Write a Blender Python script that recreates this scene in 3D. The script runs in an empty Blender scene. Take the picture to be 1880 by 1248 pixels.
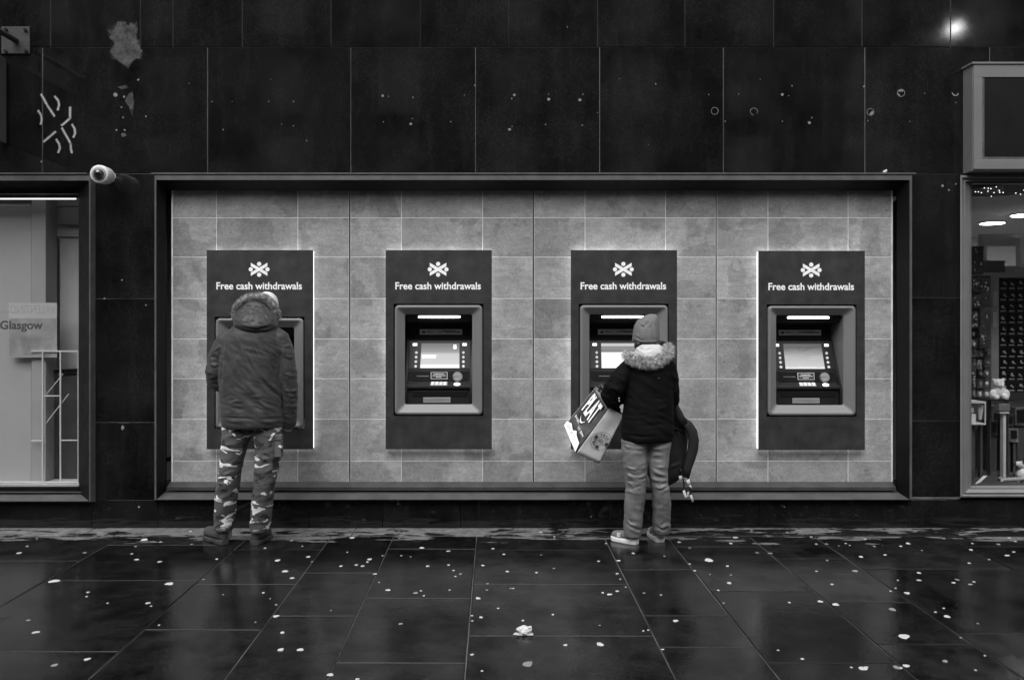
import bpy, bmesh, math, random
import numpy as np
from mathutils import Vector, Matrix, noise
rnd = random.Random(7)
PI = math.pi
scn = bpy.context.scene
COL = scn.collection
# ------------------------------------------------------------------ camera, sky, sun, exposure
CAM_D, FPX, U0, V0, CZ = 6.0, 1470.0, 908.0, 585.0, 1.571
cam_d = bpy.data.cameras.new('camera')
cam_d.sensor_width = 36; cam_d.lens = 36 * FPX / 1880
cam_d.shift_x = (940 - U0) / 1880; cam_d.shift_y = -(624 - V0) / 1880
cam_d.clip_start = .05; cam_d.clip_end = 500
cam = bpy.data.objects.new('camera', cam_d); COL.objects.link(cam)
cam.location = (0, -CAM_D, CZ); cam.rotation_euler = (PI / 2, 0, 0)
scn.camera = cam
W = bpy.data.worlds.new('World'); scn.world = W; W.use_nodes = True
wn = W.node_tree; wn.nodes.clear()
sky = wn.nodes.new('ShaderNodeTexSky'); sky.sky_type = 'NISHITA'; sky.sun_disc = False
sky.sun_elevation = math.radians(58); sky.sun_rotation = math.radians(195)
sky.air_density = 2.0; sky.dust_density = 6.0
bw = wn.nodes.new('ShaderNodeRGBToBW'); bg = wn.nodes.new('ShaderNodeBackground'); wo = wn.nodes.new('ShaderNodeOutputWorld')
bg.inputs['Strength'].default_value = .15
wn.links.new(sky.outputs[0], bw.inputs[0]); wn.links.new(bw.outputs[0], bg.inputs[0]); wn.links.new(bg.outputs[0], wo.inputs[0])
sun_d = bpy.data.lights.new('sun', 'SUN'); sun_d.energy = 1.3; sun_d.angle = math.radians(70); sun_d.color = (1, 1, 1)
sun = bpy.data.objects.new('sun', sun_d); COL.objects.link(sun)
az = math.radians(195); el = math.radians(58)
sd = Vector((math.sin(az) * math.cos(el), math.cos(az) * math.cos(el), math.sin(el)))
sun.rotation_euler = sd.to_track_quat('Z', 'Y').to_euler()
scn.view_settings.view_transform = 'Standard'; scn.view_settings.look = 'None'
scn.view_settings.gamma = 1; scn.view_settings.use_curve_mapping = False
scn.view_settings.exposure = .45
scn.render.engine = 'CYCLES'
scn.cycles.max_bounces = 8; scn.cycles.transparent_max_bounces = 12
scn.cycles.use_denoising = True

# ------------------------------------------------------------------ helpers
def P(u, v, y=0.0):
    q = CAM_D + y
    return Vector(((u - U0) * q / FPX, y, CZ + (V0 - v) * q / FPX))
def G(u, v):                     # point on the ground
    q = FPX * CZ / (v - V0)
    return Vector(((u - U0) * q / FPX, q - CAM_D, 0))

class MB:
    def __init__(s): s.v = []; s.f = []; s.m = []; s.attr = []
    def add(s, vs, fs, m=0, a=0.0):
        n = len(s.v); s.v += [tuple(p) for p in vs]; s.attr += [a] * len(vs)
        for f in fs: s.f.append([n + i for i in f]); s.m.append(m)
        return n
    def box(s, x0, x1, y0, y1, z0, z1, m=0, a=0.0):
        s.add([(x, y, z) for x in (x0, x1) for y in (y0, y1) for z in (z0, z1)],
              [(0, 1, 3, 2), (4, 6, 7, 5), (0, 4, 5, 1), (2, 3, 7, 6), (0, 2, 6, 4), (1, 5, 7, 3)], m, a)
    def obox(s, c, ax, ay, az_, m=0):            # box from centre and three half-axis vectors
        c = Vector(c); vs = [c + ax * i + ay * j + az_ * k for i in (-1, 1) for j in (-1, 1) for k in (-1, 1)]
        s.add(vs, [(0, 1, 3, 2), (4, 6, 7, 5), (0, 4, 5, 1), (2, 3, 7, 6), (0, 2, 6, 4), (1, 5, 7, 3)], m)
    def pbox(s, u0, u1, v0, v1, y0, y1, m=0, a=0.0):  # box whose FRONT face (y0) covers the pixel rect
        a0 = P(u0, v1, y0); b0 = P(u1, v0, y0)
        s.box(a0.x, b0.x, y0, y1, a0.z, b0.z, m, a)
    def prism(s, poly, d, m=0):                  # polygon of 3-D points extruded along d
        poly = [Vector(p) for p in poly]; d = Vector(d); n = len(poly)
        s.add(poly + [p + d for p in poly],
              [list(range(n))[::-1], [n + i for i in range(n)]] + [(i, (i + 1) % n, n + (i + 1) % n, n + i) for i in range(n)], m)
    def quad(s, a, b, c, d, m=0): s.add([a, b, c, d], [(0, 1, 2, 3)], m)
    def loops(s, rings, m=0, caps=(False, False), closed=True):
        n = len(rings[0]); vs = [p for r in rings for p in r]; fs = []
        for k in range(len(rings) - 1):
            for i in range(n if closed else n - 1):
                j = (i + 1) % n
                fs.append((k * n + i, k * n + j, (k + 1) * n + j, (k + 1) * n + i))
        if caps[0]: fs.append(list(range(n))[::-1])
        if caps[1]: fs.append([(len(rings) - 1) * n + i for i in range(n)])
        s.add(vs, fs, m)
    def tube(s, pts, rad, seg=12, flat=1.0, up=None, m=0, round_=False):
        pts = [Vector(p) for p in pts]
        if not hasattr(rad, '__len__'): rad = [rad] * len(pts)
        rad = list(rad)
        if round_:
            d0 = (pts[0] - pts[1]).normalized(); d1 = (pts[-1] - pts[-2]).normalized()
            r0, r1 = rad[0], rad[-1]
            pre = [pts[0] + d0 * r0 * k for k in (.97, .75, .4)]; prr = [r0 * k for k in (.25, .66, .92)]
            post = [pts[-1] + d1 * r1 * k for k in (.4, .75, .97)]; por = [r1 * k for k in (.92, .66, .25)]
            pts = pre + pts + post; rad = prr + rad + por
        rings = []; ref = Vector(up) if up else None
        for i, p in enumerate(pts):
            t = (pts[min(i + 1, len(pts) - 1)] - pts[max(i - 1, 0)]).normalized()
            if ref is None: ref = Vector((0, 0, 1)) if abs(t.z) < .8 else Vector((0, 1, 0))
            n1 = (ref - t * ref.dot(t)).normalized(); n2 = t.cross(n1)
            if not up: ref = n1
            rings.append([p + (n1 * math.cos(a) * flat + n2 * math.sin(a)) * rad[i] for a in (2 * PI * k / seg for k in range(seg))])
        s.loops(rings, m, (True, True))
    def ball(s, c, rx, ry=None, rz=None, seg=16, rings=10, m=0, rot=None):
        ry = ry or rx; rz = rz or rx; c = Vector(c); R = []
        for k in range(1, rings):
            t = PI * k / rings
            R.append([Vector((rx * math.sin(t) * math.cos(a), ry * math.sin(t) * math.sin(a), rz * math.cos(t))) for a in (2 * PI * i / seg for i in range(seg))])
        top, bot = Vector((0, 0, rz)), Vector((0, 0, -rz))
        vs = [p for r in R for p in r] + [top, bot]
        if rot: vs = [rot @ p for p in vs]
        vs = [c + p for p in vs]; n = len(vs); fs = []
        for k in range(len(R) - 1):
            for i in range(seg):
                j = (i + 1) % seg; fs.append((k * seg + i, (k + 1) * seg + i, (k + 1) * seg + j, k * seg + j))
        for i in range(seg):
            j = (i + 1) % seg
            fs.append((n - 2, i, j)); fs.append((n - 1, (len(R) - 1) * seg + j, (len(R) - 1) * seg + i))
        s.add(vs, fs, m)
    def disc(s, c, n, r, thick=.002, seg=20, m=0, r2=None):
        c = Vector(c); n = Vector(n).normalized(); q = n.to_track_quat('Z', 'Y').to_matrix()
        r2 = r2 or r
        ring = lambda k: [c + n * k + q @ Vector((r * math.cos(a), r2 * math.sin(a), 0)) for a in (2 * PI * i / seg for i in range(seg))]
        s.loops([ring(0), ring(thick)], m, (True, True))
    def mesh(s, name, origin=(0, 0, 0)):
        o = Vector(origin); me = bpy.data.meshes.new(name)
        me.from_pydata([tuple(Vector(p) - o) for p in s.v], [], s.f)
        me.polygons.foreach_set('material_index', s.m)
        if any(s.attr):
            at = me.attributes.new('tone', 'FLOAT', 'POINT'); at.data.foreach_set('value', s.attr)
        bm = bmesh.new(); bm.from_mesh(me); bmesh.ops.recalc_face_normals(bm, faces=bm.faces); bm.to_mesh(me); bm.free()
        return me

ORG = {}
def thing(name, label, cat, loc, group=None):
    o = bpy.data.objects.new(name, None); COL.objects.link(o); o.location = loc; o.empty_display_size = .1
    ORG[o] = Vector(loc); return tag(o, label, cat, group)
def tag(o, label=None, cat=None, group=None, kind=None):
    if label: o['label'] = label
    if cat: o['category'] = cat
    if group: o['group'] = group
    if kind: o['kind'] = kind
    return o
def obj(name, mb, mats, parent=None, origin=None, smooth=False, bevel=0, label=None):
    org = ORG[parent] if parent is not None else Vector(origin if origin is not None else (0, 0, 0))
    me = mb.mesh(name, org) if isinstance(mb, MB) else mb
    o = bpy.data.objects.new(name, me); COL.objects.link(o)
    for m in (mats if isinstance(mats, (list, tuple)) else [mats]): me.materials.append(m)
    if parent is not None: o.parent = parent
    else: o.location = org
    ORG[o] = org
    if smooth: me.polygons.foreach_set('use_smooth', [True] * len(me.polygons))
    if bevel:
        b = o.modifiers.new('bevel', 'BEVEL'); b.width = bevel; b.segments = 2; b.limit_method = 'ANGLE'; b.angle_limit = math.radians(40)
        me.polygons.foreach_set('use_smooth', [True] * len(me.polygons))
        w = o.modifiers.new('wn', 'WEIGHTED_NORMAL'); w.keep_sharp = False
    if label: o['label'] = label
    return o
def as_child(name, me, mats, parent):
    me.transform(Matrix.Translation(-ORG[parent])); return obj(name, me, mats, parent, smooth=True)
def dup(o, parent=None):
    c = o.copy(); COL.objects.link(c)
    if parent is not None: c.parent = parent
    for ch in list(o.children): dup(ch, c)
    return c
def evaluated(o):
    dg = bpy.context.evaluated_depsgraph_get(); dg.update()
    return bpy.data.meshes.new_from_object(o.evaluated_get(dg), depsgraph=dg)
def fuse(mb, vox, iters=6):          # voxel union of overlapping closed pieces -> smooth continuous mesh
    me = mb.mesh('tmp'); o = bpy.data.objects.new('tmp', me); COL.objects.link(o)
    r = o.modifiers.new('r', 'REMESH'); r.mode = 'VOXEL'; r.voxel_size = vox
    if iters:
        sm = o.modifiers.new('s', 'SMOOTH'); sm.factor = .5; sm.iterations = iters
    out = evaluated(o); bpy.data.objects.remove(o); bpy.data.meshes.remove(me)
    return out
def sculpt(me, origin, strokes, nz=0.0, nscale=14.0, stretch=(1, 1, 1), y_ref=-.5, side=-1, seed=0.0, gain=1.0, aniso=None):
    """raise folds along polylines given in photo pixels (cloth seen from the street side) and add fine creases"""
    n = len(me.vertices); co = np.empty(n * 3); me.vertices.foreach_get('co', co); co = co.reshape(-1, 3)
    no = np.empty(n * 3); me.vertex_normals.foreach_get('vector', no); no = no.reshape(-1, 3)
    q = CAM_D + co[:, 1]
    pu = co[:, 0] / q * FPX + U0; pv = V0 - (co[:, 2] - CZ) / q * FPX
    d = np.zeros(n)
    for poly, w, amp in strokes:
        best = np.full(n, 1e9)
        tot = 0; L = [math.dist(poly[i], poly[i + 1]) for i in range(len(poly) - 1)]; LT = sum(L); par = np.zeros(n)
        for i in range(len(poly) - 1):
            a = np.array(poly[i], float); b = np.array(poly[i + 1], float); ab = b - a
            t = np.clip(((pu - a[0]) * ab[0] + (pv - a[1]) * ab[1]) / max(ab @ ab, 1e-6), 0, 1)
            dd = np.hypot(pu - a[0] - t * ab[0], pv - a[1] - t * ab[1])
            k = dd < best; best[k] = dd[k]; par[k] = (tot + t[k] * L[i]) / LT; tot += L[i]
        fade = np.clip(np.minimum(par, 1 - par) * 5, .15, 1)
        w = w * (.75 + .5 * par); prof = np.exp(-(best / w) ** 2) - .3 * np.exp(-((best - 2.0 * w) / w) ** 2)
        d += amp * gain * prof * fade * (.55 + .45 * np.sin(par * 7 + poly[0][0]))
    d *= np.clip(side * no[:, 1] * 2 + .3, 0, 1)
    for ax_, ay_, fa, fb, am in (aniso or ()):       # creases running along the direction (ax, ay) of the cloth
        A_ = pu * ax_ + pv * ay_; B_ = -pu * ay_ + pv * ax_
        d += np.array([(1 - 2.2 * abs(noise.noise(Vector((a_ * fa, b_ * fb, seed + 3 * noise.noise(Vector((a_ * fa * .7, b_ * fa * .7, seed)))))))) for a_, b_ in zip(A_, B_)]) * am
    if nz:
        d += np.array([noise.noise(Vector((c[0] * stretch[0], c[1] * stretch[1], c[2] * stretch[2])) * nscale + Vector((seed, 0, 0))) for c in co]) * nz
    co = co + no * d[:, None] - np.array(origin)
    me.vertices.foreach_set('co', co.ravel()); me.update()
    return me
def text_mb(body, mb, place, width, height=None, thick=.002, m=0, shear=0, bold=0.0, mirror=False):
    """flat letters scaled to width; place(x, y, t) -> world point, t = how far proud"""
    c = bpy.data.curves.new('t', 'FONT'); c.body = body; c.size = 1; c.extrude = .01; c.offset = bold; c.resolution_u = 4; c.shear = shear
    o = bpy.data.objects.new('t', c); COL.objects.link(o); me = evaluated(o)
    xs = [v.co.x for v in me.vertices]; ys = [v.co.y for v in me.vertices]
    x0, x1, y0, y1 = min(xs), max(xs), min(ys), max(ys)
    k = width / (x1 - x0); ky = height / (y1 - y0) if height else k
    vs = []
    for v in me.vertices:
        x = (v.co.x - (x0 + x1) / 2) * k
        vs.append(place(-x if mirror else x, (v.co.y - y0) * ky, (v.co.z + .01) / .02 * thick))
    mb.add(vs, [list(p.vertices) for p in me.polygons], m)
    bpy.data.objects.remove(o); bpy.data.meshes.remove(me); bpy.data.curves.remove(c)

# ------------------------------------------------------------------ materials (the photograph is black and white: greys only)
class NT:
    def __init__(s, m): s.t = m.node_tree; s.n = s.t.nodes; s.l = s.t.links
    def new(s, t, **k):
        n = s.n.new('ShaderNode' + t)
        for a, b in k.items():
            if a in n.bl_rna.properties: setattr(n, a, b)
            else: n.inputs[a.replace('_', ' ')].default_value = b
        return n
    def link(s, a, b): s.l.new(a, b)
def g(v): return (v, v, v, 1)
def newmat(name):
    m = bpy.data.materials.new(name); m.use_nodes = True; return m, NT(m), m.node_tree.nodes['Principled BSDF']
def ramp(nt, src, stops):
    r = nt.new('ValToRGB'); e = r.color_ramp.elements
    while len(e) < len(stops): e.new(.5)
    for i, (p, v) in enumerate(stops): e[i].position = p; e[i].color = g(v)
    nt.link(src, r.inputs[0]); return r.outputs[0]
def coords(nt, stretch=(1, 1, 1), tone=False, kind='Object'):
    tc = nt.new('TexCoord'); mp = nt.new('Mapping'); mp.inputs['Scale'].default_value = stretch
    nt.link(tc.outputs[kind], mp.inputs[0])
    if tone:
        at = nt.new('Attribute'); at.attribute_name = 'tone'
        vm = nt.new('VectorMath', operation='SCALE'); vm.inputs[0].default_value = (37, 91, 53)
        nt.link(at.outputs['Fac'], vm.inputs['Scale'])
        ad = nt.new('VectorMath', operation='ADD'); nt.link(mp.outputs[0], ad.inputs[0]); nt.link(vm.outputs[0], ad.inputs[1])
        return ad.outputs[0], at.outputs['Fac']
    return mp.outputs[0]
def nz(nt, vec, scale, detail=6, rough=.6, dist=0):
    n = nt.new('TexNoise'); n.inputs['Scale'].default_value = scale; n.inputs['Detail'].default_value = detail
    n.inputs['Roughness'].default_value = rough; n.inputs['Distortion'].default_value = dist
    nt.link(vec, n.inputs['Vector']); return n.outputs['Fac']
def bump(nt, b, src, strength, dist=.01):
    n = nt.new('Bump'); n.inputs['Strength'].default_value = strength; n.inputs['Distance'].default_value = dist
    nt.link(src, n.inputs['Height']); nt.link(n.outputs[0], b.inputs['Normal']); return n
def mat(name, col, rough=.5, var=.15, vs=6, bmp=0, bs=60, stretch=(1, 1, 1), metal=0, spec=.5, rvar=0, sheen=0, coat=0):
    m, nt, b = newmat(name); b.inputs['Metallic'].default_value = metal; b.inputs['Roughness'].default_value = rough
    b.inputs['Specular IOR Level'].default_value = spec; b.inputs['Coat Weight'].default_value = coat
    b.inputs['Sheen Weight'].default_value = sheen
    v = coords(nt, stretch); f = nz(nt, v, vs)
    c = ramp(nt, f, [(.3, col * (1 - var)), (.7, col * (1 + var))]); nt.link(c, b.inputs['Base Color'])
    if rvar:
        nt.link(ramp(nt, nz(nt, v, vs * 1.7), [(.3, max(rough - rvar, .02)), (.7, rough + rvar)]), b.inputs['Roughness'])
    if bmp: bump(nt, b, nz(nt, v, bs), bmp)
    return m
def emit(name, val, strength):
    m, nt, b = newmat(name); b.inputs['Base Color'].default_value = g(.8 * val); b.inputs['Emission Color'].default_value = g(val)
    b.inputs['Emission Strength'].default_value = strength; return m
def math_(nt, op, a, b=None, c=None):
    n = nt.new('Math', operation=op)
    for i, x in enumerate((a, b, c)):
        if x is None: continue
        if isinstance(x, (int, float)): n.inputs[i].default_value = x
        else: nt.link(x, n.inputs[i])
    return n.outputs[0]
def mixc(nt, fac, a, b):
    n = nt.new('Mix', data_type='RGBA')
    if isinstance(fac, (int, float)): n.inputs[0].default_value = fac
    else: nt.link(fac, n.inputs[0])
    for x, i in ((a, 6), (b, 7)):
        if isinstance(x, (int, float)): n.inputs[i].default_value = g(x)
        else: nt.link(x, n.inputs[i])
    return n.outputs[2]

def cn(nt, v, scale, detail=8, rough=.7, lo=.33, hi=.67, dist=0): return ramp(nt, nz(nt, v, scale, detail, rough, dist), [(lo, 0), (hi, 1)])
def m_granite():
    m, nt, b = newmat('black_granite'); v, t = coords(nt, (1, 1, 1), True)
    v0 = coords(nt, (1, 1, .18))
    speck = ramp(nt, nz(nt, v, 95, 4, .85), [(.42, .0), (.74, .013)])
    cloud = ramp(nt, nz(nt, v, 2.2, 8, .65), [(.35, .001), (.75, .012)])
    streak = ramp(nt, nz(nt, v0, 9, 6, .7, .4), [(.48, 0), (.8, .006)])
    a = nt.new('Mix', data_type='RGBA', blend_type='ADD'); a.inputs[0].default_value = 1; nt.link(speck, a.inputs[6]); nt.link(cloud, a.inputs[7])
    c = nt.new('Mix', data_type='RGBA', blend_type='ADD'); c.inputs[0].default_value = 1; nt.link(a.outputs[2], c.inputs[6]); nt.link(streak, c.inputs[7])
    nt.link(c.outputs[2], b.inputs['Base Color'])
    r = ramp(nt, nz(nt, v, 3.1, 6, .6), [(.3, .035), (.75, .11)]); nt.link(r, b.inputs['Roughness'])
    bump(nt, b, nz(nt, v, 3.0, 3), .02, .01)
    return m
def m_tile():
    m, nt, b = newmat('slate_look_tile'); v, t = coords(nt, (1, 1, 1), True)
    def mul(a, c):
        n = nt.new('Mix', data_type='RGBA', blend_type='MULTIPLY'); n.inputs[0].default_value = 1
        nt.link(a, n.inputs[6]); nt.link(c, n.inputs[7]); return n.outputs[2]
    big = ramp(nt, nz(nt, v, 3.4, 6, .6, 1.0), [(.32, .29), (.5, .355), (.66, .41)])
    plat = ramp(nt, nz(nt, v, 1.7, 10, .56, .3), [(.455, .78), (.468, 1.0)])          # flaked layers with sharp edges
    plat2 = ramp(nt, nz(nt, v, 4.1, 12, .66, .2), [(.60, 1.0), (.615, 1.14)])
    rub = ramp(nt, nz(nt, coords(nt, (1, 1, 1)), 55, 9, .8), [(.32, .70), (.7, 1.22)])
    fine = ramp(nt, nz(nt, v, 15, 10, .78, .6), [(.32, .84), (.68, 1.1)])
    vein = ramp(nt, nz(nt, v, 5, 10, .7, 1.6), [(.465, 1.0), (.487, .8), (.51, 1.0)])
    mp2 = nt.new('Mapping'); mp2.inputs['Rotation'].default_value = (0, .75, 0); mp2.inputs['Scale'].default_value = (1, 1, 4.5); nt.link(v, mp2.inputs[0])
    diag = ramp(nt, nz(nt, mp2.outputs[0], 6, 9, .72, .6), [(.34, .84), (.66, 1.1)])
    tone = ramp(nt, t, [(0, .84), (1, 1.1)])
    nt.link(mul(mul(mul(mul(mul(mul(mul(big, diag), plat), plat2), rub), fine), vein), tone), b.inputs['Base Color'])
    b.inputs['Roughness'].default_value = .62; b.inputs['Specular IOR Level'].default_value = .3
    bump(nt, b, nz(nt, v, 26, 8, .7), .3, .004)
    return m
def m_paving():
    m, nt, b = newmat('wet_stone_paving'); v, t = coords(nt, (1, 1, 1), True); vo = coords(nt)
    sx = nt.new('SeparateXYZ'); nt.link(vo, sx.inputs[0])
    base = mixc(nt, cn(nt, v, 5), .002, mixc(nt, cn(nt, v, 75, 5, .8), .006, .03))
    base2 = mixc(nt, t, .5, 1.35)
    mu = nt.new('Mix', data_type='RGBA', blend_type='MULTIPLY'); mu.inputs[0].default_value = 1; nt.link(base, mu.inputs[6]); nt.link(base2, mu.inputs[7])
    # dry pale edge along the wall: ragged stain
    edge = math_(nt, 'MULTIPLY_ADD', nz(nt, coords(nt, (.8, 3.5, 1)), 2.6, 8, .62, .3), 1.9, -.97)      # -0.6 .. 0.5
    d = math_(nt, 'ADD', sx.outputs['Y'], .27)                                       # >0 nearer than 0.27 m to the wall
    k = math_(nt, 'MULTIPLY_ADD', d, 1.6, edge)
    dry = ramp(nt, k, [(.02, 0), (.06, 1)])
    drycol = mixc(nt, cn(nt, v, 18), .05, .17)
    nt.link(mixc(nt, dry, mu.outputs[2], drycol), b.inputs['Base Color'])
    rw = ramp(nt, nz(nt, v, 2.4, 7, .62, .4), [(.3, .035), (.5, .08), (.62, .16), (.78, .36)])
    nt.link(mixc(nt, dry, rw, .75), b.inputs['Roughness'])
    b.inputs['Specular IOR Level'].default_value = .27
    h = math_(nt, 'MULTIPLY_ADD', nz(nt, v, 7, 6, .6, .5), 1.6, math_(nt, 'MULTIPLY_ADD', nz(nt, v, 130, 4, .7), .5, nz(nt, v, 45, 4, .6)))
    bump(nt, b, h, .13, .005)
    return m
def m_kerb():
    m, nt, b = newmat('pale_kerb_strip'); v = coords(nt); sx = nt.new('SeparateXYZ'); nt.link(v, sx.inputs[0])
    dry = mixc(nt, cn(nt, v, 14), .06, .18)
    k = math_(nt, 'MULTIPLY_ADD', nz(nt, coords(nt, (1, 3, 1)), 3.2, 9, .7, .4), 1.0, math_(nt, 'MULTIPLY_ADD', sx.outputs['X'], .02, math_(nt, 'MULTIPLY', sx.outputs['Y'], -.55)))
    wet = ramp(nt, k, [(.56, 0), (.6, 1)])
    nt.link(mixc(nt, wet, dry, .012), b.inputs['Base Color']); nt.link(mixc(nt, wet, .8, .15), b.inputs['Roughness'])
    bump(nt, b, nz(nt, v, 70, 6), .4, .004); return m
def m_camo():
    m, nt, b = newmat('urban_camouflage_cloth'); v = coords(nt, (1.0, .8, 2.3))
    n1 = nz(nt, v, 8.6, 2.5, .5, .8); n2 = nz(nt, coords(nt, (1.1, .9, 2.2)), 9.5, 2, .5, .5)
    dark = ramp(nt, n2, [(.40, .035), (.415, .105)])
    mid = mixc(nt, nz(nt, v, 60, 3), .8, 1.15)
    mu = nt.new('Mix', data_type='RGBA', blend_type='MULTIPLY'); mu.inputs[0].default_value = 1; nt.link(dark, mu.inputs[6]); nt.link(mid, mu.inputs[7])
    lightm = ramp(nt, n1, [(.582, 0), (.594, 1)])
    nt.link(mixc(nt, lightm, mu.outputs[2], .85), b.inputs['Base Color']); b.inputs['Roughness'].default_value = .85
    bump(nt, b, nz(nt, coords(nt), 500, 2), .15, .002)
    return m
def m_alpha(name, col, rough, thr, scale, soft=.05, var=.3, gain=1.0):
    """thin stain: its own attribute fades it out at the rim, noise breaks it up"""
    m, nt, b = newmat(name); v = coords(nt); at = nt.new('Attribute'); at.attribute_name = 'tone'
    k = math_(nt, 'ADD', at.outputs['Fac'], math_(nt, 'MULTIPLY_ADD', nz(nt, v, scale, 8, .7, .4), gain, -.5 * gain))
    a = ramp(nt, k, [(thr, 0), (thr + soft, 1)]); nt.link(a, b.inputs['Alpha'])
    nt.link(mixc(nt, cn(nt, v, scale * 1.6, 9, .75, .36, .64), col * (1 - var), col * (1 + var)), b.inputs['Base Color']); b.inputs['Roughness'].default_value = rough
    return m
def m_glass():
    m = bpy.data.materials.new('window_glass'); m.use_nodes = True; nt = NT(m); nt.n.clear()
    o = nt.new('OutputMaterial'); mx = nt.new('MixShader'); tr = nt.new('BsdfTransparent'); gl = nt.new('BsdfGlossy'); fr = nt.new('Fresnel')
    nt.n.remove(fr); lw = nt.new('LayerWeight'); lw.inputs[0].default_value = .5
    tr.inputs[0].default_value = g(.96); gl.inputs['Roughness'].default_value = .015; gl.inputs[0].default_value = g(.9)
    fac = math_(nt, 'MULTIPLY_ADD', math_(nt, 'POWER', lw.outputs['Facing'], 5), .7, .04)
    nt.link(fac, mx.inputs[0]); nt.link(tr.outputs[0], mx.inputs[1]); nt.link(gl.outputs[0], mx.inputs[2]); nt.link(mx.outputs[0], o.inputs[0])
    return m
def m_screen(name, stops, strength, noisy=0.0):
    m, nt, b = newmat(name); tc = nt.new('TexCoord'); sp = nt.new('SeparateXYZ'); nt.link(tc.outputs['Generated'], sp.inputs[0])
    z = sp.outputs['Z']
    if noisy:
        z = math_(nt, 'MULTIPLY_ADD', nz(nt, coords(nt, (3, 3, 9)), 3.0, 4, .6, 1), noisy, math_(nt, 'ADD', z, -noisy * .5))
    b.inputs['Base Color'].default_value = g(.02); b.inputs['Roughness'].default_value = .2
    nt.link(ramp(nt, z, stops), b.inputs['Emission Color']); b.inputs['Emission Strength'].default_value = strength
    return m

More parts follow.
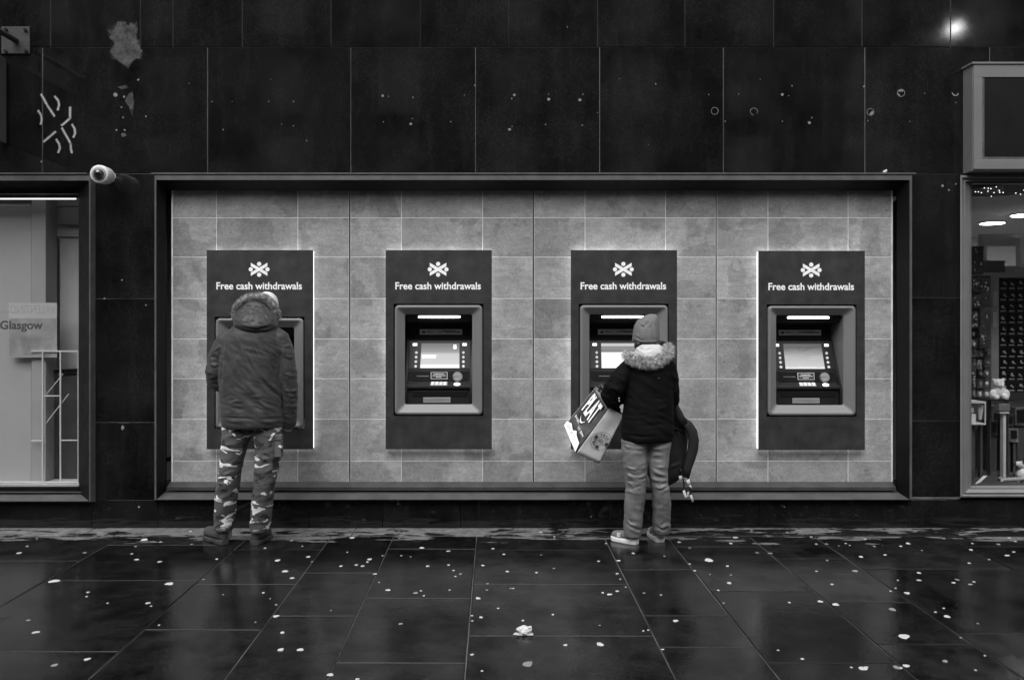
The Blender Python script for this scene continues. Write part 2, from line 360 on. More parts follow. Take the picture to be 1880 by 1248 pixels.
M = dict(
    granite=m_granite(), tile=m_tile(), paving=m_paving(), camo=m_camo(), glass=m_glass(),
    mortar_dark=mat('dark_joint_mortar', .022, .9, .9, 2.2), mortar=mat('pale_mortar', .14, .9, .85, 1.6), grout=mat('tile_grout', .72, .8, .22, 14),
    slabjoint=mat('paving_joint_mortar', .06, .8, .85, 2.5),
    bronze=mat('dark_bronze_frame', .005, .5, .3, 5, .05, 40, rvar=.08, spec=.18), sill=mat('lit_weathered_sill', .058, .6, .3, 7, .05, 50), ledge=mat('dusty_ledge', .038, .6, .35, 9, .05, 50),  # sill is dusty, and paler to paint in light on its upward face
    bronze_lip=mat('pale_lit_edge', .075, .5, .3, 12, .05, 60),  # paler than the frame to paint in light caught by the lip
    kerb=m_kerb(),
    surround=mat('dark_stone_look_panel', .025, .55, .55, 9, .06, 60), bezel=mat('grey_plastic_bezel', .17, .45, .04, 4, .03, 500),
    black=mat('black_plastic', .008, .5, .2, 8, spec=.3), black_gloss=mat('glossy_black_plastic', .008, .4, .2, 8, spec=.3), steel=mat('brushed_steel', .38, .35, .15, 30, metal=.7),
    white=mat('white_print', .95, .5, .02), halo=emit('halo_light', 1, 1.15), lightbar=emit('light_bar', 1, 8), led=emit('indicator_lamp', 1, 1.2), button=mat('grey_button', .75, .4, .1),
    key=mat('white_keys', .75, .4, .1), label=mat('grey_label_plate', .3, .5, .1), ink=mat('dark_print', .03, .6, .1),
    cam_white=mat('white_painted_metal', .72, .4, .05), dome=mat('smoked_dome', .01, .06, .1, coat=1),
    jacket=mat('dark_padded_nylon', .030, .62, .12, 20, .1, 300, sheen=.1), hood=mat('hood_nylon', .027, .55, .12, 20, .1, 300, sheen=.1),
    fur=mat('man_fur_trim', .3, .9, .75, 45), fur2=mat('pale_fur_trim', .5, .9, .8, 50), lining=mat('pale_hood_lining', .5, .8, .1),
    cap=mat('pale_crown_tone', .62, .85, .1, 60, .3, 200), skin=mat('skin', .34, .5, .08, 30, .06, 200), hair=mat('dark_hair', .007, .45, .4, 80, .4, 150, stretch=(1, 1, .1)),
    boot=mat('scuffed_boot_leather', .055, .6, .35, 25, .2, 90), sole=mat('boot_sole', .04, .7, .3, 30, .2, 60),
    beanie=mat('grey_knit_beanie', .155, .9, .08, 30, .5, 340, stretch=(1, 1, .35)), coat=mat('black_quilted_coat', .0036, .75, .3, 20, .1, 240, spec=.12), snap=mat('snap_fastener', .5, .3, .1, metal=.8),
    denim=mat('faded_denim', .2, .85, .22, 9, .25, 700), shoe=mat('grey_mesh_trainer', .16, .8, .15, 60, .3, 500), rubber=mat('white_rubber_sole', .75, .5, .05),
    bag_dark=mat('glossy_dark_bag_film', .03, .2, .3, 6, .35, 9, coat=.4), bag_side=mat('silver_bag_side', .5, .35, .1, 5, .3, 9), bag_in=mat('bag_inside', .02, .6, .2),
    pack=mat('black_backpack_nylon', .006, .7, .3, 30, .2, 200), strap=mat('padded_strap', .012, .75, .2, 40, .3, 250), tagm=mat('pale_webbing_tag', .5, .7, .1),
    grey_frame=mat('grey_painted_frame', .16, .42, .1, 5, .04, 40), dark_panel=mat('dark_sign_panel', .010, .3, .2, spec=.3), blind=mat('pale_blind', .4, .8, .03), room=mat('shop_wall_paint', .5, .8, .06), roomd=mat('shop_dark', .05, .7, .2),
    rail=mat('white_rail', .7, .5, .05), ceil=mat('shop_ceiling', .5, .8, .05), wood=mat('pale_shelf', .42, .6, .1), poster=mat('poster_paper', .62, .6, .05), fade=mat('faint_grey', .41, .7, .1),
    gum=mat('chewing_gum', .5, .7, .1, 60, .3, 300), gum2=mat('grey_chewing_gum', .22, .75, .15, 60, .3, 300), paper=mat('crumpled_paper', .55, .7, .1), filler=mat('grey_wall_filler', .2, .85, .2, 60),
    scar=m_alpha('bare_render_patch', .05, .9, .42, 9, .3, .85, 2.4), spray=m_alpha('white_spray_paint', .36, .7, .1, 30, .9, .1), teddy=mat('white_plush', .7, .9, .1, 60, .5, 200),
    facade=mat('opposite_stone', .055, .85, .25, 2, .2, 8), winpale=mat('opposite_window', .45, .3, .4, .5), iron=mat('painted_iron', .05, .5, .2), lampglow=emit('street_lamp_glow', 1, 40), ceil_lamp=emit('shop_ceiling_lamp', 1, 26), tinyled=emit('fairy_light', 1, 2.5), striplight=emit('strip_light', 1, 1.4),
)

# ------------------------------------------------------------------ paving
def build_paving():
    slabs = MB(); XL = [-3.62, -2.70, -1.775, -1.18, -.73, -.13, .79, 1.245, 1.845, 2.31, 3.25, 4.1]
    CR = [[-.80, -1.7], [-.435, -1.19, -2.22], [-.553, -1.258, -1.955], [-1.044, -1.77], [-.53, -1.49, -2.34], [-.553, -1.258, -2.03],
          [-.98, -1.763, -2.164], [-.475, -1.38, -2.346], [-.75, -1.57, -2.13], [-.97, -2.0], [-.475, -1.35]]
    x = XL[0]
    while x > -14: x -= rnd.choice((.46, .6, .92)); XL.insert(0, x); CR.insert(0, [-rnd.uniform(.4, 1)])
    x = XL[-1]
    while x < 14: x += rnd.choice((.46, .6, .92)); XL.append(x); CR.append([-rnd.uniform(.4, 1)])
    for i in range(len(XL) - 1):
        ys = [-.218] + CR[i]
        while ys[-1] > -9: ys.append(ys[-1] - rnd.uniform(.6, 1.0))
        for a, b in zip(ys, ys[1:]):
            gp = .0022 + rnd.uniform(0, .0016); x0, x1, y0, y1 = XL[i] + gp, XL[i + 1] - gp, b + gp, a - gp
            z = rnd.uniform(-.0012, .0012); tx, ty = rnd.uniform(-.0016, .0016), rnd.uniform(-.0016, .0016)
            c = .004; e = .003
            def pt(xx, yy, dz): return (xx, yy, z + dz + tx * (xx - (x0 + x1) / 2) * 2 + ty * (yy - (y0 + y1) / 2) * 2)
            vs = [pt(x0 + c, y0 + c, 0), pt(x1 - c, y0 + c, 0), pt(x1 - c, y1 - c, 0), pt(x0 + c, y1 - c, 0),
                  pt(x0, y0, -e), pt(x1, y0, -e), pt(x1, y1, -e), pt(x0, y1, -e), pt(x0, y0, -.03), pt(x1, y0, -.03), pt(x1, y1, -.03), pt(x0, y1, -.03)]
            slabs.add(vs, [(0, 1, 2, 3), (4, 5, 1, 0), (5, 6, 2, 1), (6, 7, 3, 2), (7, 4, 0, 3), (8, 9, 5, 4), (9, 10, 6, 5), (10, 11, 7, 6), (11, 8, 4, 7)], 0, rnd.uniform(.05, 1))
    o = obj('pavement', slabs, [M['paving']]); tag(o, kind='structure')
    gnd = MB(); gnd.quad((-80, -80, -.0055), (80, -80, -.0055), (80, .3, -.0055), (-80, .3, -.0055))
    tag(obj('ground', gnd, M['slabjoint']), kind='structure')
    k = MB(); x = -14.0
    while x < 14:
        L = rnd.uniform(.8, 1.3); k.box(x + .003, x + L - .003, -.214, .02, -.03, .004 + rnd.uniform(-.001, .001)); x += L
    tag(obj('kerb', k, M['kerb'], bevel=.003), kind='structure')
build_paving()

# ------------------------------------------------------------------ granite building front
def wx(u): return (u - U0) / 245.0
def wz(v): return CZ + (V0 - v) / 245.0
bld = thing('granite_building', 'dark polished black granite shopfront wall of large slabs with pale joints', 'building', (0, 0, 0))
def slab(mb, x0, x1, z0, z1, gap=.0018):
    a, b = rnd.uniform(-.0004, .0004), rnd.uniform(-.0004, .0004); o = rnd.uniform(-.0005, .0005); x0 += gap; x1 -= gap; z0 += gap; z1 -= gap; e = .003
    cx, cz = (x0 + x1) / 2, (z0 + z1) / 2
    def p(x, z, dy): return (x, o + dy + a * (x - cx) * 2 + b * (z - cz) * 2, z)
    vs = [p(x0 + e, z0 + e, 0), p(x1 - e, z0 + e, 0), p(x1 - e, z1 - e, 0), p(x0 + e, z1 - e, 0), p(x0, z0, e), p(x1, z0, e), p(x1, z1, e), p(x0, z1, e), p(x0, z0, .03), p(x1, z0, .03), p(x1, z1, .03), p(x0, z1, .03)]
    mb.add(vs, [(0, 1, 2, 3), (4, 5, 1, 0), (5, 6, 2, 1), (6, 7, 3, 2), (7, 4, 0, 3), (8, 9, 5, 4), (9, 10, 6, 5), (10, 11, 7, 6), (11, 8, 4, 7)], 0, rnd.uniform(.05, 1))
def build_wall():
    cl = MB(); zt, z1 = wz(319), wz(87)
    r2 = [wx(u) for u in (78, 381, 644, 873, 1101, 1328, 1588, 1817)]
    while r2[0] > -12: r2.insert(0, r2[0] - 1.05)
    while r2[-1] < 12: r2.append(r2[-1] + 1.0)
    for a, b in zip(r2, r2[1:]): slab(cl, a, b, zt, z1)
    r1 = [wx(u) for u in (-70, 93, 258, 318, 445, 608, 772, 934, 1097, 1257, 1420, 1582, 1745, 1908)]
    while r1[0] > -12: r1.insert(0, r1[0] - .66)
    while r1[-1] < 12: r1.append(r1[-1] + .66)
    z = z1
    for k in range(6):
        off = 0 if k == 0 else rnd.uniform(-.3, .3)
        for a, b in zip(r1, r1[1:]): slab(cl, a + off, b + off, z, z + .97)
        z += .97
    for u0, u1, js in ((170, 290, (319, 548, 775, 919)), (1667, 1764, (319, 546, 772, 912))):
        for a, b in zip(js, js[1:]): slab(cl, wx(u0), wx(u1), wz(b), wz(a))
    obj('granite_cladding', cl, M['granite'], bld)
    mo = MB()                                     # mortar bed just behind the slab faces
    mo.box(-12, 12, .0042, .028, zt, z1 - .0025); dk_ = MB(); dk_.box(-12, 12, .0042, .028, z1 - .0025, 9); obj('dark_joint', dk_, M['mortar_dark'], bld)
    for u0, u1 in ((170, 290), (1667, 1764)): mo.box(wx(u0), wx(u1), .0042, .028, wz(916), zt - .0005)
    obj('joint_mortar', mo, M['mortar'], bld)
    pl = MB(); xs = [wx(u) for u in (-330, -90, 168, 290, 567, 702, 846, 1118, 1395, 1668, 1950)]
    while xs[0] > -12: xs.insert(0, xs[0] - 1.1)
    while xs[-1] < 12: xs.append(xs[-1] + 1.1)
    for a, b in zip(xs, xs[1:]): slab(pl, a, b, -.03, wz(917), .0012)
    obj('granite_plinth', pl, M['granite'], bld)
    core = MB(); core.box(-12, 12, .034, .5, wz(905), wz(911) + .02); core.box(-12, 12, .034, .5, 0, wz(918) - .01)
    core.box(-12, 12, .034, 5.6, zt + .02, 8.9)
    obj('wall_core', core, M['roomd'], bld)
    # filled drill holes, chips and rings left by old signs
    c5 = [(158,361,2),(257,439,2.4),(502,439,3),(609,439,3),(510,343,1.6),(305,560,3),(557,537,2.4),(608,544,2.4),(665,607,3),(993,414,6),(1019,417,2.2),(1124,421,3),(996,527,2.4),(1114,535,6),(1121,512,2.4),(1287,526,2.6),(1346,411,2.4),(1390,369,3),(1561,411,6),(1550,426,3),(1540,559,6.5),(1551,547,2.4),(1710,429,7),(1709,408,2.4),(1844,432,7),(1857,408,2.4),(1696,538,2.4),(1855,541,3),(344,439,1.5),(1790,118,2.6)]
    c6 = [(134,341,2.2),(291,363,3.4),(520,409,2.2),(837,409,6),(879,372,3),(865,414,2.4),(953,530,7),(964,508,3),(1190,374,4.5),(591,524,2.4),(1206,522,2.4),(1387,524,2),(1451,403,2.2),(742,343,2),(649,407,2.2),(837,524,2.2),(260,625,2),(40,487,2),(1586,444,2.2)]
    def chip(u, v, r):
        fl = MB(); c = P(u, v); k = rnd.randint(7, 11); ph = rnd.random() * 6
        ring = [(c.x + math.cos(ph + 6.283 * i / k) * r * rnd.uniform(.75, 1.15), -.0016, c.z + math.sin(ph + 6.283 * i / k) * r * rnd.uniform(.75, 1.15)) for i in range(k)]
        fl.prism(ring, (0, .004, 0)); obj('filler_mark', fl, M['filler'], bld)
    for x, y, r in c5: chip(280 + x / 2.35, y / 2.35, r / 2.35 / 245 * 1.0)
    for x, y, r in c6: chip(1080 + x / 2.35, y / 2.35, r / 2.35 / 245 * 1.0)
    for u, v, r in ((223,197,1.6),(226,216,1.6),(254,147,2),(243,178,1.2),(226,248,4),(214,239,1.8),(229,239,1.8),(212,174,4),(228,178,2.2),(268,214,1.6),(76,297,2),(224,514,1.4),(268,560,1.6),(192,548,1.8),(226,785,2.4),(255,930,2.0),(1730,341,2.6),(1742,349,2),(1755,338,1.6),(1085,948,1.4),(1440,930,1.3),(960,905,1.1),(470,930,1.2)): chip(u, v, r / 245)
    def ring(u, v, r, a0, a1, w):
        fl = MB(); c = P(u, v); n = 16; A = [a0 + (a1 - a0) * i / n for i in range(n + 1)]
        o_ = [(c.x + math.cos(a) * r, -.0012, c.z + math.sin(a) * r) for a in A]; i_ = [(c.x + math.cos(a) * (r - w), -.0012, c.z + math.sin(a) * (r - w)) for a in A]
        fl.add(o_ + i_, [(i, i + 1, n + 2 + i, n + 1 + i) for i in range(n)]); obj('ring_mark', fl, M['filler'], bld)
    for u, v, r, a0, a1, w in ((1312,204,.028,0,6.28,.003),(1384,205,.028,-.6,4.6,.003),(1598,206,.028,0,6.28,.003),(1598,206,.026,-1.9,.4,.022),(1654,171,.03,0,6.28,.004),(1654,171,.028,.7,2.6,.016),(1654,171,.028,3.4,4.4,.011),(1754,170,.028,3.2,6,.009),(228,785,.022,1.9,4.2,.008)): ring(u, v, r, a0, a1, w)
    # bare render scars
    sc = MB()
    def patch(poly, core_k=.45):
        pts = [P(u, v, -.0022) for u, v in poly]; c = sum(pts, Vector()) / len(pts); n = len(pts)
        i0 = len(sc.v); sc.add([c], [], 0, 1.0); sc.add([c + (p - c) * .72 for p in pts], [], 0, .9); sc.add([c + (p - c) * 1.12 for p in pts], [], 0, .02)
        for i in range(n):
            j = (i + 1) % n; sc.f.append([i0, i0 + 1 + i, i0 + 1 + j]); sc.m.append(0)
            sc.f.append([i0 + 1 + i, i0 + 1 + n + i, i0 + 1 + n + j, i0 + 1 + j]); sc.m.append(0)
    patch([(192,50),(212,40),(235,37),(255,42),(257,66),(258,85),(266,97),(263,112),(248,122),(236,131),(222,118),(206,108),(198,96),(208,82),(196,64)])
    patch([(228,185),(236,168),(244,164),(247,184),(247,206),(243,216),(236,200)])
    patch([(214,160),(232,156),(238,162),(224,165)]); patch([(222,247),(231,244),(233,250),(224,252)])
    obj('plaster_scar', sc, M['scar'], bld)
    # sprayed tag
    gr = MB(); S = 330 / 1248
    def ribbon(pts, w):
        pts = [P(x * S, y * S, -.0035) for x, y in pts]; n = len(pts); rows = []
        ext = [pts[0] + (pts[0] - pts[1]).normalized() * w * 1.2] + pts + [pts[-1] + (pts[-1] - pts[-2]).normalized() * w * 1.2]
        for i, p in enumerate(ext):
            t = (ext[min(i + 1, n + 1)] - ext[max(i - 1, 0)]).normalized(); s_ = Vector((t.z, 0, -t.x)); e = i in (0, n + 1)
            rows.append([(p + s_ * w * k, 0.0 if (e or abs(k) > 1.5) else 1.0) for k in (-2.1, -.55, .55, 2.1)])
        i0 = len(gr.v)
        for r in rows:
            for p, a in r: gr.v.append(tuple(p)); gr.attr.append(a)
        for i in range(len(rows) - 1):
            for k in range(3): gr.f.append([i0 + i * 4 + k, i0 + i * 4 + k + 1, i0 + i * 4 + k + 5, i0 + i * 4 + k + 4]); gr.m.append(0)
    for pts in ([(285,655),(330,735),(378,808)], [(380,670),(405,700),(410,730),(400,765)], [(265,770),(285,800),(290,835),(283,865)], [(487,745),(486,820)], [(486,822),(455,850),(428,872)], [(430,890),(470,960),(490,1000)], [(490,1000),(492,1035),(500,1062)], [(500,865),(518,895),(522,925),(510,955)], [(303,985),(345,950),(385,915)], [(390,968),(410,1000),(415,1030),(405,1060)]):
        ribbon(pts, .006)
    obj('graffiti_tag', gr, M['spray'], bld)
build_wall()

# ------------------------------------------------------------------ splayed frames
def rect_loop(uL, uR, vT, vB, y):
    return [P(uL, vT, y), P(uR, vT, y), P(uR, vB, y), P(uL, vB, y)]
def frame_parts(parent, loops, names=('head_rail', 'frame_jamb', 'frame_sill', 'frame_jamb'), mats=None, label=None):
    for s_, nm in enumerate(names):
        if nm is None: continue
        mb = MB(); t = (s_ + 1) % 4
        for k in range(len(loops) - 1):
            mb.quad(loops[k][s_], loops[k][t], loops[k + 1][t], loops[k + 1][s_], 1 if (k in (0, 1) and s_ in (0, 1, 3)) else 0)
        obj(nm, mb, mats or ([M['sill'], M['sill']] if nm == 'frame_sill' else [M['bronze'], M['bronze_lip']]), parent)
bay = thing('bay_frame', 'wide dark bronze splayed frame around the row of four cash machines', 'frame', P(979, 917, 0))
Lb = [rect_loop(283.5, 1674.5, 322, 917, .004), rect_loop(283.5, 1674.5, 322, 917.5, -.05), rect_loop(287, 1670, 330.5, 916.5, -.052), rect_loop(304, 1647, 349, 902.5, .05), rect_loop(304.5, 1646.5, 350, 901.5, .062), rect_loop(306, 1645, 345, 900, .16)]
frame_parts(bay, Lb)
led = MB(); a, b = P(306, 899, .03), P(1645, 899, .03); led.prism([(a.x, .03, P(0, 900, .03).z), (a.x, .03, P(0, 894, .03).z), (a.x, .098, P(0, 884, .098).z), (a.x, .098, P(0, 900, .03).z)], (b.x - a.x, 0, 0))
obj('inner_ledge', led, M['ledge'], bay)
for ua, ub in ((314.8, 317.2), (1636.8, 1639.0)): trim = MB(); trim.pbox(ua, ub, 350, 884, .092, .1); obj('edge_trim', trim, M['grout'], bay)
cap_ = MB(); cap_.box(P(283, 0, .0).x, P(1675, 0, 0).x, -.056, .004, wz(322.4), wz(319.5)); obj('top_drip', cap_, M['bronze_lip'], bay)

# tiled back panels
TY = .10
zs_px = [346, 400, 472, 548, 622, 695, 769, 846, 886]
mods = [(316, 642, (397.5, 546.8), 'with a cash machine a man in camouflage trousers is using'), (642, 979, (737, 886), 'between the man in camouflage trousers and the woman in jeans'), (979, 1315, (1074, 1222), 'behind the woman carrying bags'), (1315, 1638, (1410, 1557), 'at the right end of the bay')]
def build_tiles():
    atm = [(378, 576), (708, 902), (1048, 1243), (1393, 1588)]
    for (u0, u1, js, txt), (h0, h1) in zip(mods, atm):
        t = thing('tiled_panel', 'grey slate-look tiled wall panel ' + txt, 'wall panel', P((u0 + u1) / 2, 886, TY), 'slate-look tiled panels of the cash machine bay')
        mb = MB()
        def tile(a, b, c, d):
            p, q_ = P(a, d, TY), P(b, c, TY); gp = .0022
            mb.box(p.x + gp, q_.x - gp, TY, TY + .012, p.z + gp, q_.z - gp, 0, rnd.uniform(.02, 1))
        for r in range(8):
            vT, vB = zs_px[r], zs_px[r + 1]
            cuts = [u0 + 1.3] + list(js) + [u1 - 1.3]
            if r in (0, 1, 7):
                for a, b in zip(cuts, cuts[1:]): tile(a, b, vT, vB)
            elif r == 6: tile(cuts[0], cuts[1], vT, vB); tile(cuts[2], cuts[3], vT, vB); tile(cuts[1], cuts[2], 805, vB)
            else: tile(u0 + 1.3, h0 + 9, vT, vB); tile(h1 - 9, u1 - 1.3, vT, vB)
        obj('wall_tile', mb, M['tile'], t)
        bk = MB(); p, q_ = P(u0 + 1.3, 886, TY), P(u1 - 1.3, 346, TY); xa, xb, za, zb = P(h0 + 8, 0, TY).x, P(h1 - 8, 0, TY).x, P(0, 806, TY).z, P(0, 540, TY).z; Y0, Y1 = TY + .0006, TY + .0115
        bk.box(p.x, xa, Y0, Y1, p.z, q_.z); bk.box(xb, q_.x, Y0, Y1, p.z, q_.z); bk.box(xa, xb, Y0, Y1, p.z, za); bk.box(xa, xb, Y0, Y1, zb, q_.z); obj('grout', bk, M['grout'], t)
build_tiles()
bk = MB(); bk.box(P(306, 0, .1).x, P(1645, 0, .1).x,   .36, .5, .3, 2.75); obj('recess_back', bk, M['black'], bay)

# ------------------------------------------------------------------ cash machines
F = .04; KA = FPX / (CAM_D + F)
def rrect(u0, u1, v0, v1, r, y, n=5):
    out = []
    for cu, cv, a0 in ((u1 - r, v0 + r, 0), (u0 + r, v0 + r, 90), (u0 + r, v1 - r, 180), (u1 - r, v1 - r, 270)):
        for i in range(n): a = math.radians(a0 + 90 * i / (n - 1)); out.append(P(cu + r * math.cos(a), cv - r * math.sin(a), y))
    return out
SCR = dict(
    a=m_screen('screen_menu', [(0, 1.0), (.14, 1.0), (.16, .62), (.55, .55), (.66, .22), (.85, .10), (1, .03)], .62),
    b=m_screen('screen_plain', [(0, .95), (.07, .9), (.1, .66), (.45, .5), (.72, .2), (.86, .07), (1, .10)], .62, .22),
    c=m_screen('screen_map', [(0, 1.0), (.5, .95), (.62, .9), (.66, .08), (.8, .16), (.86, .10), (.9, .5), (1, .45)], .7))
def build_atm(name, label, scr, dv=0.0):
    base = P(805.5, 824.5, F)
    t = thing(name, label, 'cash machine', base, 'cash machines in the tiled bay')
    u0, u1, vT, vB = 708, 903, 459.2, 824.5
    hu0, hu1, hv0, hv1 = 722.5, 887.5, 557.5 + dv, 763.5 + dv
    sf = MB()
    A, B = rect_loop(u0, u1, vT, vB, F), rect_loop(hu0, hu1, hv0, hv1, F)
    for i in range(4): sf.quad(A[i], A[(i + 1) % 4], B[(i + 1) % 4], B[i])
    A2 = [p + Vector((0, .014, 0)) for p in A]; B2 = [p + Vector((0, .03, 0)) for p in B]
    for X, Y in ((A, A2), (B, B2)):
        for i in range(4): sf.quad(X[i], X[(i + 1) % 4], Y[(i + 1) % 4], Y[i])
    sur = obj('surround_panel', sf, M['surround'], t)
    ht = MB(); e = .004
    a, b = A[3], A[1]
    x0, x1, z0, z1 = a.x + e, b.x - e, a.z + e, b.z - e; y0, y1 = F + .014, TY - .004; w = .012
    ht.box(x0, x1, y0, y1, z1 - w, z1); ht.box(x0, x1, y0, y1, z0, z0 + w); ht.box(x0, x0 + w, y0, y1, z0 + w, z1 - w); ht.box(x1 - w, x1, y0, y1, z0 + w, z1 - w)
    obj('halo_light', ht, M['halo'], t)
    # printed emblem and words
    lg = MB(); k = 1 / KA; y = F - .0012
    def L(x, z): return (base.x + (x) * k, y, base.z + (824.5 - 0) * k * 0 + z * k)
    cz = (824.5 - 494.5); cx = -1.2
    for f in (-1, 1): lg.prism([Vector(L(cx + f * a_, cz + b_)) + Vector((0, .0003 * f, 0)) for a_, b_ in ((-15.2, 12), (15.2, -5.6), (15.2, -12), (-15.2, 5.6))], (0, .0015, 0))
    for dx, dz in ((0, 9.9), (0, -9.9), (-15.3, 0), (15.3, 0)):
        c = Vector(L(cx + dx, cz + dz)); lg.disc(c, (0, 1, 0), 3.9 * k, .0015, 18)
    obj('emblem', lg, M['white'], t)
    tx = MB(); text_mb('Free cash withdrawals', tx, lambda x, z, tt: (base.x + cx * k + x, F - tt, base.z + (824.5 - 531.5) * k + z), 157 * k, 13.4 * k, .0012, bold=.02)
    obj('lettering', tx, M['white'], t)
    # bezel
    def R(u0, u1, v0, v1, r, y): return rrect(u0, u1, v0 + dv, v1 + dv, r, y)
    bz = MB(); bz.loops([R(725, 885.5, 560.5, 761, 7, F + .02), R(725, 885.5, 560.5, 761, 7, F - .004), R(726.5, 884, 562, 759.5, 6, F - .008), R(729, 881.5, 564.5, 757, 5, F - .009), R(743.5, 867, 577, 742, 3.5, F + .032), R(742, 868, 576, 743, 3.5, F + .04), R(742.5, 867.5, 576, 743, 3.5, F + .27)])
    obj('bezel', bz, M['bezel'], t, smooth=False)
    bb = MB(); c = R(735, 876, 566, 752, 3, F + .268); bb.prism(c, (0, .01, 0)); 
    obj('recess_back', bb, M['black'], t)
    # machine body: side profile extruded across the opening
    q = lambda u, v, e_: P(u, v + dv, F + e_)
    prof = [(574, .05), (590, .085), (596, .245), (622, .245), (624.5, .205), (679, .125), (681, .112), (700, .10), (709, .056), (713, .055), (715, .075), (743.5, .066), (743.5, .26), (574, .26)]
    xa, xb = q(747, 700, .1).x, q(864.5, 700, .1).x
    mb = MB(); mb.prism([(xa, F + e_, q(0, v, e_).z) for v, e_ in prof], (xb - xa, 0, 0)); obj('machine_body', mb, M['black'], t, bevel=.002)
    for ua, ub in ((744, 748.5), (863.5, 867)):                   # sloping cheeks beside the screen
        ck = MB(); ck.prism([(q(ua, 0, .1).x, F + e_, q(0, v, e_).z) for v, e_ in ((622, .225), (680, .115), (715, .05), (743, .05), (743, .25), (622, .25))], (q(ub, 0, .1).x - q(ua, 0, .1).x, 0, 0))
        obj('side_cheek', ck, M['black_gloss'], t, bevel=.002)
    lb = MB(); a, b = q(770, 581.6, .066), q(829 if dv else 843, 581.6, .066); lb.tube([a, b], .0082, 10, round_=True); obj('light_bar', lb, M['lightbar'], t)
    nm = MB(); nm.pbox(770.5, 848.5, 604.2 + dv, 614.2 + dv, F + .236, F + .2455); pl = obj('label_plate', nm, M['button'], t, bevel=.0015)
    pr = MB()
    for a_, b_, v_, h_ in ((784, 791, 607, .9), (784, 796, 609, .9), (804, 815, 608.5, 1), (812, 836, 606.6, 1), (817, 845, 608.6, 1.6)): pr.pbox(a_, b_, v_ + dv, v_ + h_ + dv, F + .2352, F + .237)
    obj('small_print', pr, M['ink'], pl); pr = MB(); pr.pbox(775, 781, 608 + dv, 611.4 + dv, F + .2352, F + .237); obj('plate_symbol', pr, M['ink'], pl)
    # screen panel frame of reference: v 624.5..679 -> depth .205...125
    def S(u, v, out=0.0):
        f = (v - 624.5) / (679 - 624.5); e_ = .205 + (.125 - .205) * f; p = q(u, v, e_)
        n = Vector((0, -.80, .60)).normalized() if False else Vector((0, -.94, .34)); return p + n * out
    sp = MB(); sp.prism([S(752, 626, .001), S(865 - 1.5, 626, .001), S(863, 677, .001), S(750.5, 677, .001)], Vector((0, -.94, .34)) * .004); scp = obj('screen_surround', sp, M['black_gloss'], t, bevel=.001)
    sc = MB(); sc.prism([S(774, 630.5, .0035), S(843.5, 630.5, .0035), S(843.5, 676, .0035), S(771.5, 676, .0035)], Vector((0, -.94, .34)) * .003); scr_o = obj('screen', sc, scr, t)
    if scr is SCR['a']:
        pd = MB()
        pd.prism([S(832.5, 640.6, .007), S(838, 640.6, .007), S(838, 636.6, .007), S(832.5, 636.6, .007)], (0, -.001, 0))
        for du in (-1, 1): pd.prism([S(835.2 + du * 1.9 - .5, 636.4, .007), S(835.2 + du * 1.9 + .5, 636.4, .007), S(835.2 + du * 1.9 + .5, 633.6, .007), S(835.2 + du * 1.9 - .5, 633.6, .007)], (0, -.001, 0))
        pd.prism([S(833, 634.2, .007), S(837.4, 634.2, .007), S(837.4, 633.2, .007), S(833, 633.2, .007)], (0, -.001, 0))
        obj('lock_symbol', pd, SCRT, scr_o); pd = MB()
        for a_, b_, v_ in ((775, 801, 652.6), (775, 800, 656.2)): pd.prism([S(a_, v_ + 1.6, .007), S(b_, v_ + 1.6, .007), S(b_, v_, .007), S(a_, v_, .007)], (0, -.001, 0))
        obj('screen_text', pd, SCRT, scr_o)
    for uu in (762, 853):
        m_ = MB(); m_.obox(S(uu, 632.8, .006), Vector((.017, 0, 0)), Vector((0, -.94, .34)) * .003, Vector((0, .34, .94)) * .0105); obj('indicator_lamp', m_, M['led'], t, bevel=.004)
    for uu, vv in ((764.6, 763.2), (850.8, 850.8)):
        for i, v_ in enumerate((647.6, 656, 664.4, 672.8)):
            m_ = MB(); p = S(uu + (vv - uu) * i / 3, v_, .004); m_.disc(p, (0, -.94, .34), .0105, .005, 14); b_ = obj('screen_button', m_, M['button'], t)
    # shelf: card slot, notice, reader, keys, cash slot
    def H(u, v, out=0):
        f = (v - 681) / 19; return q(u, v, .112 - .012 * f - out)
    def plate(nm_, u0, u1, v0, v1, th, m_, par=t, bev=0):
        m2 = MB(); m2.prism([H(u0, v1, .0005), H(u1, v1, .0005), H(u1, v0, .0005), H(u0, v0, .0005)], (0, -th, 0)); return obj(nm_, m2, m_, par, bevel=bev)
    fp = plate('front_plate', 757, 858, 681.5, 699.5, .003, M['black_gloss'])
    plate('card_slot', 765, 787, 689.6, 690.8, .0042, M['steel'])
    nt_ = plate('notice', 791, 821.5, 683, 695.6, .0042, M['key']); m2 = MB(); m2.prism([H(791.8, 694.9, .0046), H(820.7, 694.9, .0046), H(820.7, 683.7, .0046), H(791.8, 683.7, .0046)], (0, -.0006, 0)); obj('notice_field', m2, M['ink'], nt_)
    m2 = MB()
    for v_, a_, b_ in ((685.8, 797, 815), (688.6, 794.5, 818), (691.6, 800.5, 811)):
        uu = a_
        while uu < b_: w_ = rnd.uniform(1.2, 3); m2.prism([H(uu, v_ + 1.3, .0052), H(min(uu + w_, b_), v_ + 1.3, .0052), H(min(uu + w_, b_), v_, .0052), H(uu, v_, .0052)], (0, -.0006, 0)); uu += w_ + .7
    obj('notice_print', m2, M['key'], nt_)
    m2 = MB(); m2.disc(H(840, 691.4, .004), (0, -1, .1), .0385, .006, 28); rd = obj('card_reader', m2, M['steel'], t)
    m2 = MB(); m2.disc(H(840, 690.6, .0105), (0, -1, .1), .0325, .003, 28); obj('reader_face', m2, M['label'], rd)
